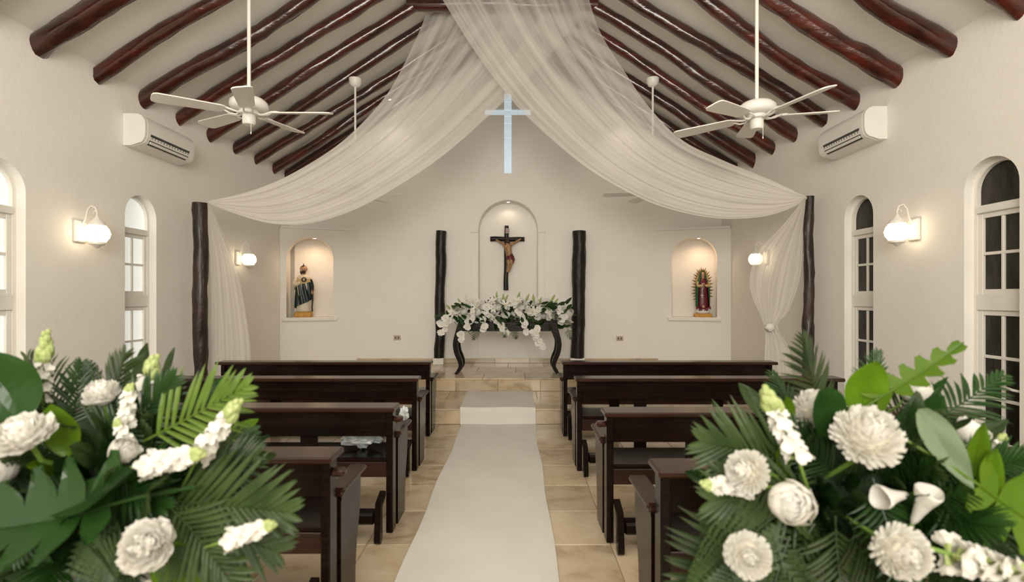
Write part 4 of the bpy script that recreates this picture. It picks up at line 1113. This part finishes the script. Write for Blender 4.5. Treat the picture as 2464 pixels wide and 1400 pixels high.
def arrangement(side, cx, cy, cz, seed, lab):
    root = empty('flower_stand', (cx, cy, 0)); rr = random.Random(seed)
    ped = MB().lathe([(.17, 0), (.17, .03), (.15, .05), (.13, .08), (.12, cz-.30), (.14, cz-.27), (.17, cz-.24), (.17, cz-.21), (.05, cz-.20)], 28).build('pedestal', 'white_gloss', root, True, 40)
    core = MB().ball((0, 0, cz), .19, 18, 12, sc=(1.25, .8, 1.0), jit=lambda d: 1+.25*mnoise.noise(d*3+Vector((seed, 0, 0)))).build('shade_core', 'shade_core', root, True)  # dark foam ball standing in for shade inside the foliage
    base = Vector((cx, cy, 0)); ctr = Vector((0, 0, cz))
    def put(nm, me, px, py, d, dirv, face=(0, -1, 0), sc=1.0, loc=None):
        p = (at(px, py, d) if loc is None else loc)-base
        return obj(nm, me, root, p, frame(dirv, -Vector(face)), sc)
    # filler foliage radiating from the core
    for k in range(150):
        a = rr.uniform(0, 2*PI); el = rr.uniform(-.5, 1.0)
        d = Vector((math.cos(a)*math.cos(el)*1.15, math.sin(a)*math.cos(el)*.85-.25, math.sin(el))).normalized()
        if d.y > .75: continue
        typ = rr.choices(['palm', 'fern', 'leaf', 'ruscus'], [3, 5, 2, 7])[0]
        me = rr.choice(BANK[typ]); p = ctr+Vector((d.x*.20, d.y*.13, d.z*.16))*rr.uniform(.6, 1.1)
        f = Vector((0, -1, .5))+Vector((rr.uniform(-.5, .5), rr.uniform(-.3, .3), rr.uniform(-.2, .5)))
        sc = rr.uniform(.62, .95)
        if typ == 'palm': sc = rr.uniform(.55, .85)
        if typ == 'ruscus': p = ctr+Vector((d.x*.30, d.y*.20, d.z*.25))*rr.uniform(.7, 1.1); sc = rr.uniform(.8, 1.3)
        obj({'palm': 'palm_frond', 'fern': 'fern_frond', 'leaf': 'leaf', 'ruscus': 'leaf'}[typ], me, root, p, frame(d, -f), sc)
    return root, put
def spike_put(put, i, px, py, d, dirv, sc=1.0):
    me, st = SPIKE[i]; o = put('snapdragon', me, px, py, d, dirv, (0, -1, .2), sc); obj('stem', st, o)

rootL, P = arrangement('L', at(215, 1180, 1.32).x, 1.34, at(215, 1185, 1.32).z, 5, '')
tag(rootL, 'lush green and white flower arrangement on the left of the aisle entrance', 'flower arrangement', 'entrance flower arrangements')
def dv(dx, dy, dpt=0): return (dx, dpt, -dy)
PB = BANK
for k_, i_, x_, y_, d_, dx_, dy_, dd_, f_, sc_ in (
        ('palmb', 0, 345, 1062, 1.22, 1.0, -.52, .1, (0, -1, .1), .95), ('palm', 0, 380, 1205, 1.16, 1.0, .02, -.05, (0, -1, .25), 1.05),
        ('palm', 1, 380, 1235, 1.14, 1.0, .28, .0, (0, -1, .5), 1.0), ('palm', 1, 420, 1180, 1.2, 1.0, -.36, .1, (0, -1, .3), .75),
        ('palm', 0, 400, 1210, 1.12, .85, .75, -.1, (0, -1, .4), .8), ('palm', 0, 225, 1075, 1.28, .45, -1.0, .1, (0, -1, .1), .78),
        ('palm', 2, 165, 1060, 1.3, .12, -1.0, .1, (.6, -1, .1), .6), ('palm', 2, 250, 1100, 1.24, .8, -.9, .1, (.3, -1, .1), .8),
        ('palm', 2, 60, 1050, 1.36, .1, -1, .1, (0, -1, .1), .55), ('palm', 2, 150, 1110, 1.14, -.1, .9, -.3, (0, -1, .2), .6),
        ('palm', 2, 300, 1150, 1.15, .3, 1.0, -.2, (0, -1, .3), .7), ('palm', 2, 230, 1130, 1.18, .9, .3, -.2, (.2, -1, .4), .7)):
    P('palm_frond', PB[k_][i_], x_, y_, d_, dv(dx_, dy_, dd_), f_, sc_)
P('monstera_leaf', LEAFS['mon'], 262, 1215, 1.08, dv(-1.0, .35, -.1), (.1, -.75, .85), .86)
P('monstera_leaf', LEAFS['round'], 60, 1010, 1.2, dv(-.4, -.55, .1), (.1, -1, .3), .85)
P('leaf', LEAFS['dark'], 120, 1220, 1.1, dv(1.0, -.12, -.1), (0, -.6, .8), 1.0)
P('leaf', LEAFS['bright'], 165, 1095, 1.14, dv(-.15, -.9, .0), (.2, -1, .1), .72)
P('leaf', LEAFS['roundb'], 470, 1450, 1.12, dv(-.35, -1.0, 0), (0, -1, .3), .85)
P('leaf', LEAFS['bright'], 505, 1315, 1.12, dv(1.0, .35, 0), (0, -1, .4), .55)
P('leaf', LEAFS['round'], 100, 1330, 1.1, dv(-.2, 1, -.2), (0, -1, .5), .8)
P('leaf', LEAFS['dark'], 240, 1290, 1.08, dv(.1, 1, -.2), (0, -1, .5), .6)
P('fern_frond', PB['fern'][0], 250, 1260, 1.12, dv(.5, .8, -.3), (0, -1, .5), .8)
P('fern_frond', PB['fern'][1], 190, 1280, 1.08, dv(.75, .35, -.3), (0, -1, .6), .8)
P('fern_frond', PB['fern'][0], 400, 1190, 1.14, dv(.3, .8, -.3), (0, -1, .5), .7)
P('peony', PEONY[0], 62, 1052, 1.06, (.05, -.6, .9), (0, -1, 0), (.98, .98, .72))
P('peony', PEONY[1], 362, 1312, 1.0, (.25, -.9, .45), (0, -1, 0), .90)
P('rose', ROSE[0], -12, 1120, 1.12, (-.2, -1, .3), (0, -1, 0), .75)
P('peony', PEONY[1], 248, 955, 1.24, (.1, -.4, 1), (0, -1, 0), .72)
P('rose', ROSE[0], 296, 1085, 1.16, (.6, -.5, .4), (0, -1, 0), .46)
spike_put(P, 2, 103, 962, 1.28, dv(.05, -1, 0), .75)
spike_put(P, 0, 318, 1010, 1.28, dv(.36, -1, 0), .85)
spike_put(P, 0, 478, 1098, 1.15, dv(.72, -1, 0), .78)
spike_put(P, 1, 350, 1118, 1.08, dv(1.0, -.22, -.1), .78)
spike_put(P, 1, 545, 1300, 1.0, dv(1.0, -.35, .0), .58)
spike_put(P, 1, 300, 1020, 1.2, dv(.15, -1, 0), .55)
spike_put(P, 1, 318, 1090, 1.18, dv(-.3, -1, -.2), .5)

rootR, P = arrangement('R', at(2085, 1210, 1.32).x, 1.36, at(2085, 1215, 1.32).z, 9, '')
tag(rootR, 'full green and white flower arrangement on the right of the aisle entrance', 'flower arrangement', 'entrance flower arrangements')
P('chrysanthemum', MUM[0], 2085, 1052, 1.06, (-.05, -.7, .75), (0, -1, 0), 1.0)
P('chrysanthemum', MUM[0], 2166, 1326, .98, (-.05, -1, .12), (0, -1, 0), .78)
P('chrysanthemum', MUM[1], 1800, 1335, 1.0, (-.3, -.9, .25), (0, -1, 0), .74)
P('chrysanthemum', MUM[1], 1800, 1134, 1.08, (-.75, -.5, .3), (0, -1, 0), .76)
P('chrysanthemum', MUM[1], 1962, 990, 1.26, (-.2, -.4, 1), (0, -1, 0), .92)
P('rose', ROSE[0], 1905, 1208, 1.02, (-.3, -.9, .25), (0, -1, 0), .66)
P('rose', ROSE[1], 2336, 1040, 1.24, (.5, -.3, .8), (0, -1, 0), .55)
P('rose', ROSE[1], 2305, 1092, 1.22, (-.1, -.9, .3), (0, -1, 0), .45)
P('rose', ROSE[0], 2195, 935, 1.36, (.2, -.5, .8), (0, -1, 0), .6)
P('bell_flower', BELL, 2185, 1190, 1.10, dv(-1.0, -.05, -.35), (0, -1, 0), .82)
P('bell_flower', BELL, 2196, 1258, 1.09, dv(.12, -1, -.45), (0, -1, 0), .85)
spike_put(P, 0, 1922, 1108, 1.1, dv(-.48, -1, 0), .86)
spike_put(P, 1, 1815, 1172, 1.1, dv(-1, -.05, 0), .66)
spike_put(P, 1, 2275, 1330, 1.0, dv(1.0, .25, -.1), 1.0)
spike_put(P, 1, 2380, 1125, 1.2, dv(.45, -1, 0), .5)
spike_put(P, 1, 1760, 1405, 1.14, dv(-.6, -.5, 0), .55)
P('leaf', LEAFS['roundb'], 2070, 1000, 1.28, dv(.15, -1, .0), (-.15, -1, .1), .72)
P('monstera_leaf', LEAFS['mons'], 2115, 958, 1.26, dv(1.0, -.55, .0), (.3, -.6, 1), .86)
P('leaf', LEAFS['round'], 2190, 1075, 1.16, dv(-.25, -1, 0), (.5, -1, .1), .62)
P('leaf', LEAFS['silver'], 2212, 985, 1.10, dv(.55, 1, -.1), (-.4, -1, .35), .85)
P('leaf', LEAFS['round'], 2025, 1040, 1.2, dv(-.6, -.7, 0), (0, -1, .4), .6)
P('leaf', LEAFS['bright'], 1895, 1060, 1.2, dv(-.25, -1, .0), (.5, -1, .0), .65)
P('leaf', LEAFS['bright'], 1890, 1130, 1.2, dv(-.25, -1, .0), (.3, -1, .0), .5)
P('leaf', LEAFS['brightlong'], 2330, 1215, 1.10, dv(.12, -1, .0), (-.5, -1, .0), .66)
P('leaf', LEAFS['brightlong'], 2375, 1260, 1.08, dv(.05, -1, .0), (-.5, -1, .1), .6)
P('monstera_leaf', LEAFS['monb'], 2360, 1170, 1.06, dv(.9, .75, -.1), (-.2, -1, .6), .9)
P('leaf', LEAFS['roundb'], 2420, 1200, 1.08, dv(.9, .35, 0), (0, -1, .6), .7)
for i_, x_, y_, d_, dx_, dy_, dd_, f_, sc_ in (
        (0, 1990, 1010, 1.3, -.42, -1, .1, (.3, -1, .1), .68), (1, 1930, 1110, 1.2, -1, -.20, 0, (0, -1, .2), .9), (1, 1960, 1160, 1.18, -1, .10, -.1, (0, -1, .35), .95),
        (0, 2010, 1240, 1.12, -.05, 1, -.1, (0, -1, .3), .75), (0, 2040, 1245, 1.12, .45, 1, -.1, (.2, -1, .3), .7), (1, 1960, 1260, 1.14, -.7, .9, -.1, (0, -1, .4), .7),
        (2, 2250, 1170, 1.12, .45, 1, -.2, (0, -1, .4), .85), (2, 2230, 1130, 1.16, 1, .12, .0, (0, -1, .3), .8), (2, 2200, 1040, 1.3, 1, -.42, .2, (0, -.6, .9), .85),
        (1, 1900, 1250, 1.15, -1, .5, -.1, (0, -1, .4), 1.0), (2, 2090, 1000, 1.34, .12, -1, .1, (0, -1, .2), .5), (2, 2100, 1150, 1.12, .1, 1, -.3, (0, -1, .4), .7),
        (2, 2020, 1150, 1.2, -.8, -.75, 0, (0, -1, .2), .6)):
    P('palm_frond', PB['palm'][i_], x_, y_, d_, dv(dx_, dy_, dd_), f_, sc_)
P('fern_frond', PB['fern'][0], 1880, 1230, 1.12, dv(-.8, .45, -.2), (0, -1, .4), 1.05)
P('fern_frond', PB['fern'][0], 1850, 1280, 1.12, dv(-.9, .6, -.2), (0, -1, .4), 1.0)
P('fern_frond', PB['fern'][1], 1900, 1290, 1.1, dv(-.5, 1, -.2), (0, -1, .4), 1.0)
P('fern_frond', PB['fern'][1], 2280, 1180, 1.15, dv(.4, .9, -.2), (0, -1, .4), 1.0)
P('leaf', LEAFS['brightlong'], 1720, 1300, 1.14, dv(-.55, 1, 0), (0, -1, .3), .35)

# ------------------------------------------------------------------ altar flowers
def altar_flowers():
    d0 = 7.2; root = empty('altar_flower_arrangement', (.04, 7.22, 2*ST+.745)); rr = random.Random(12); o = root.location
    orch = [m_flat(5, .055, .06, 1, .12), m_flat(5, .05, .055, 2, .2)]; lily = [m_flat(6, .085, .036, 3, .55), m_flat(6, .08, .036, 4, .7)]
    rs = m_rose(.05, 8); pal = [m_frond(12, .24, .12, .008, .25, 31, 'leaf_dark'), m_frond(11, .2, .11, .008, .3, 32, 'leaf_palm')]
    lf = [m_leaf(.16, .05, .3, .3, 'leaf_dark', 7, nu=2, nv=6), m_leaf(.12, .05, .3, .3, 'leaf_fern', 8, nu=2, nv=6)]; bud = m_bud(.10); fl = m_spike(.16, .02, 14, 0, .5)[0]
    core = MB().ball((0, 0, .115), .11, 20, 10, sc=(5.4, 1.3, .95), jit=lambda d: 1+.2*mnoise.noise(d*5)).build('shade_core', 'shade_core', root, True)
    def put(nm, me, px, py, d, dirv, face=(0, -1, .3), sc=1.0): return obj(nm, me, root, at(px, py, d)-o, frame(dirv, -Vector(face)), sc)
    for k in range(120):
        x = rr.uniform(1080, 1370); t = (x-1225)/150; y = rr.uniform(738, 795)-12*(1-t*t)
        dd = Vector((t*1.1+rr.uniform(-.8, .8), rr.uniform(-1, .2), rr.uniform(-.6, 1)))
        put('leaf', rr.choice(lf), x, y, rr.uniform(6.86, 7.2), dd, (rr.uniform(-.4, .4), -1, .4), rr.uniform(.7, 1.2))
    for x, y, dx, dy in ((1110, 745, -1, -.3), (1085, 760, -1, .1), (1355, 770, 1, .8), (1150, 785, -.3, 1), (1220, 785, -.2, 1), (1235, 790, .3, 1), (1310, 740, .8, -.2), (1325, 750, .8, .7), (1365, 790, .3, 1), (1205, 765, .4, 1)):
        put('palm_frond', rr.choice(pal), x, y, 6.95, dv(dx, dy, -.2), (0, -1, .3), rr.uniform(.62, .85))
    # lilies and orchids along the top and front, drawn in rows
    rows = [(1100, 1365, 728, 24, 'lily'), (1088, 1375, 742, 28, 'mix'), (1090, 1372, 756, 20, 'mix'), (1075, 1378, 768, 9, 'orchid')]
    for x0, x1, y0, n, typ in rows:
        for i in range(n):
            x = x0+(x1-x0)*(i+rr.uniform(.1, .9))/n; t = (x-1225)/150
            y = y0+rr.uniform(-8, 8)+6*t*t
            q = typ if typ != 'mix' else rr.choice(['lily', 'orchid', 'orchid', 'rose'])
            me = {'lily': rr.choice(lily), 'orchid': rr.choice(orch), 'rose': rs}[q]; up = .7 if y0 < 735 else .25
            put({'lily': 'lily', 'orchid': 'orchid', 'rose': 'rose'}[q], me, x, y, rr.uniform(6.93, 7.1)+(.1 if y0 < 735 else 0), (t*.5+rr.uniform(-.4, .4), -1, up+rr.uniform(-.2, .3)), (0, -1, 1), rr.uniform(.85, 1.15))
    # hanging orchid strands
    for pts in ([(1140, 752), (1136, 764), (1130, 776), (1124, 787)], [(1250, 752), (1258, 764), (1263, 776), (1262, 788), (1268, 796)], [(1198, 770), (1208, 782), (1212, 792), (1220, 799)],
                [(1282, 800), (1290, 812), (1298, 822), (1302, 832), (1308, 838)], [(1080, 772), (1074, 784), (1068, 794), (1064, 802)], [(1162, 772), (1168, 782), (1164, 792)], [(1110, 802), (1112, 814)], [(1290, 792), (1286, 803)],
                [(1345, 742), (1352, 752), (1358, 762), (1350, 770)], [(1060, 777), (1072, 768)]):
        for x, y in pts:
            for k in range(2):
                put('orchid', rr.choice(orch), x+rr.uniform(-4, 4), y+rr.uniform(-4, 4), rr.uniform(6.86, 6.95), (rr.uniform(-.5, .5), -1, rr.uniform(-.2, .5)), (0, -1, 1), rr.uniform(.7, .95))
    for x, y, dx in ((1112, 735, -.6), (1126, 728, -.3), (1210, 722, .1), (1212, 727, .6), (1265, 724, .5), (1245, 722, .2), (1285, 728, -.1), (1325, 726, .6), (1330, 735, .8), (1195, 728, -.5), (1298, 730, .3)):
        put('lily_bud', bud, x, y, 7.1, dv(dx, -1, 0), sc=rr.uniform(.9, 1.25))
    for x, y, dx in ((1196, 725, -.05), (1246, 725, .2), (1100, 752, -.8), (1090, 750, -1)):
        put('filler_sprig', fl, x, y, 7.12, dv(dx, -1, 0), sc=.8)
    for x, y, dx, dy in ((1360, 742, 1, -.4), (1362, 772, 1, .2)):
        put('filler_sprig', SPIKE[1][0], x, y, 7.0, dv(dx, dy, 0), sc=.6)
    tag(root, 'long low bank of white lilies and orchids on the altar table', 'flower arrangement')
altar_flowers()
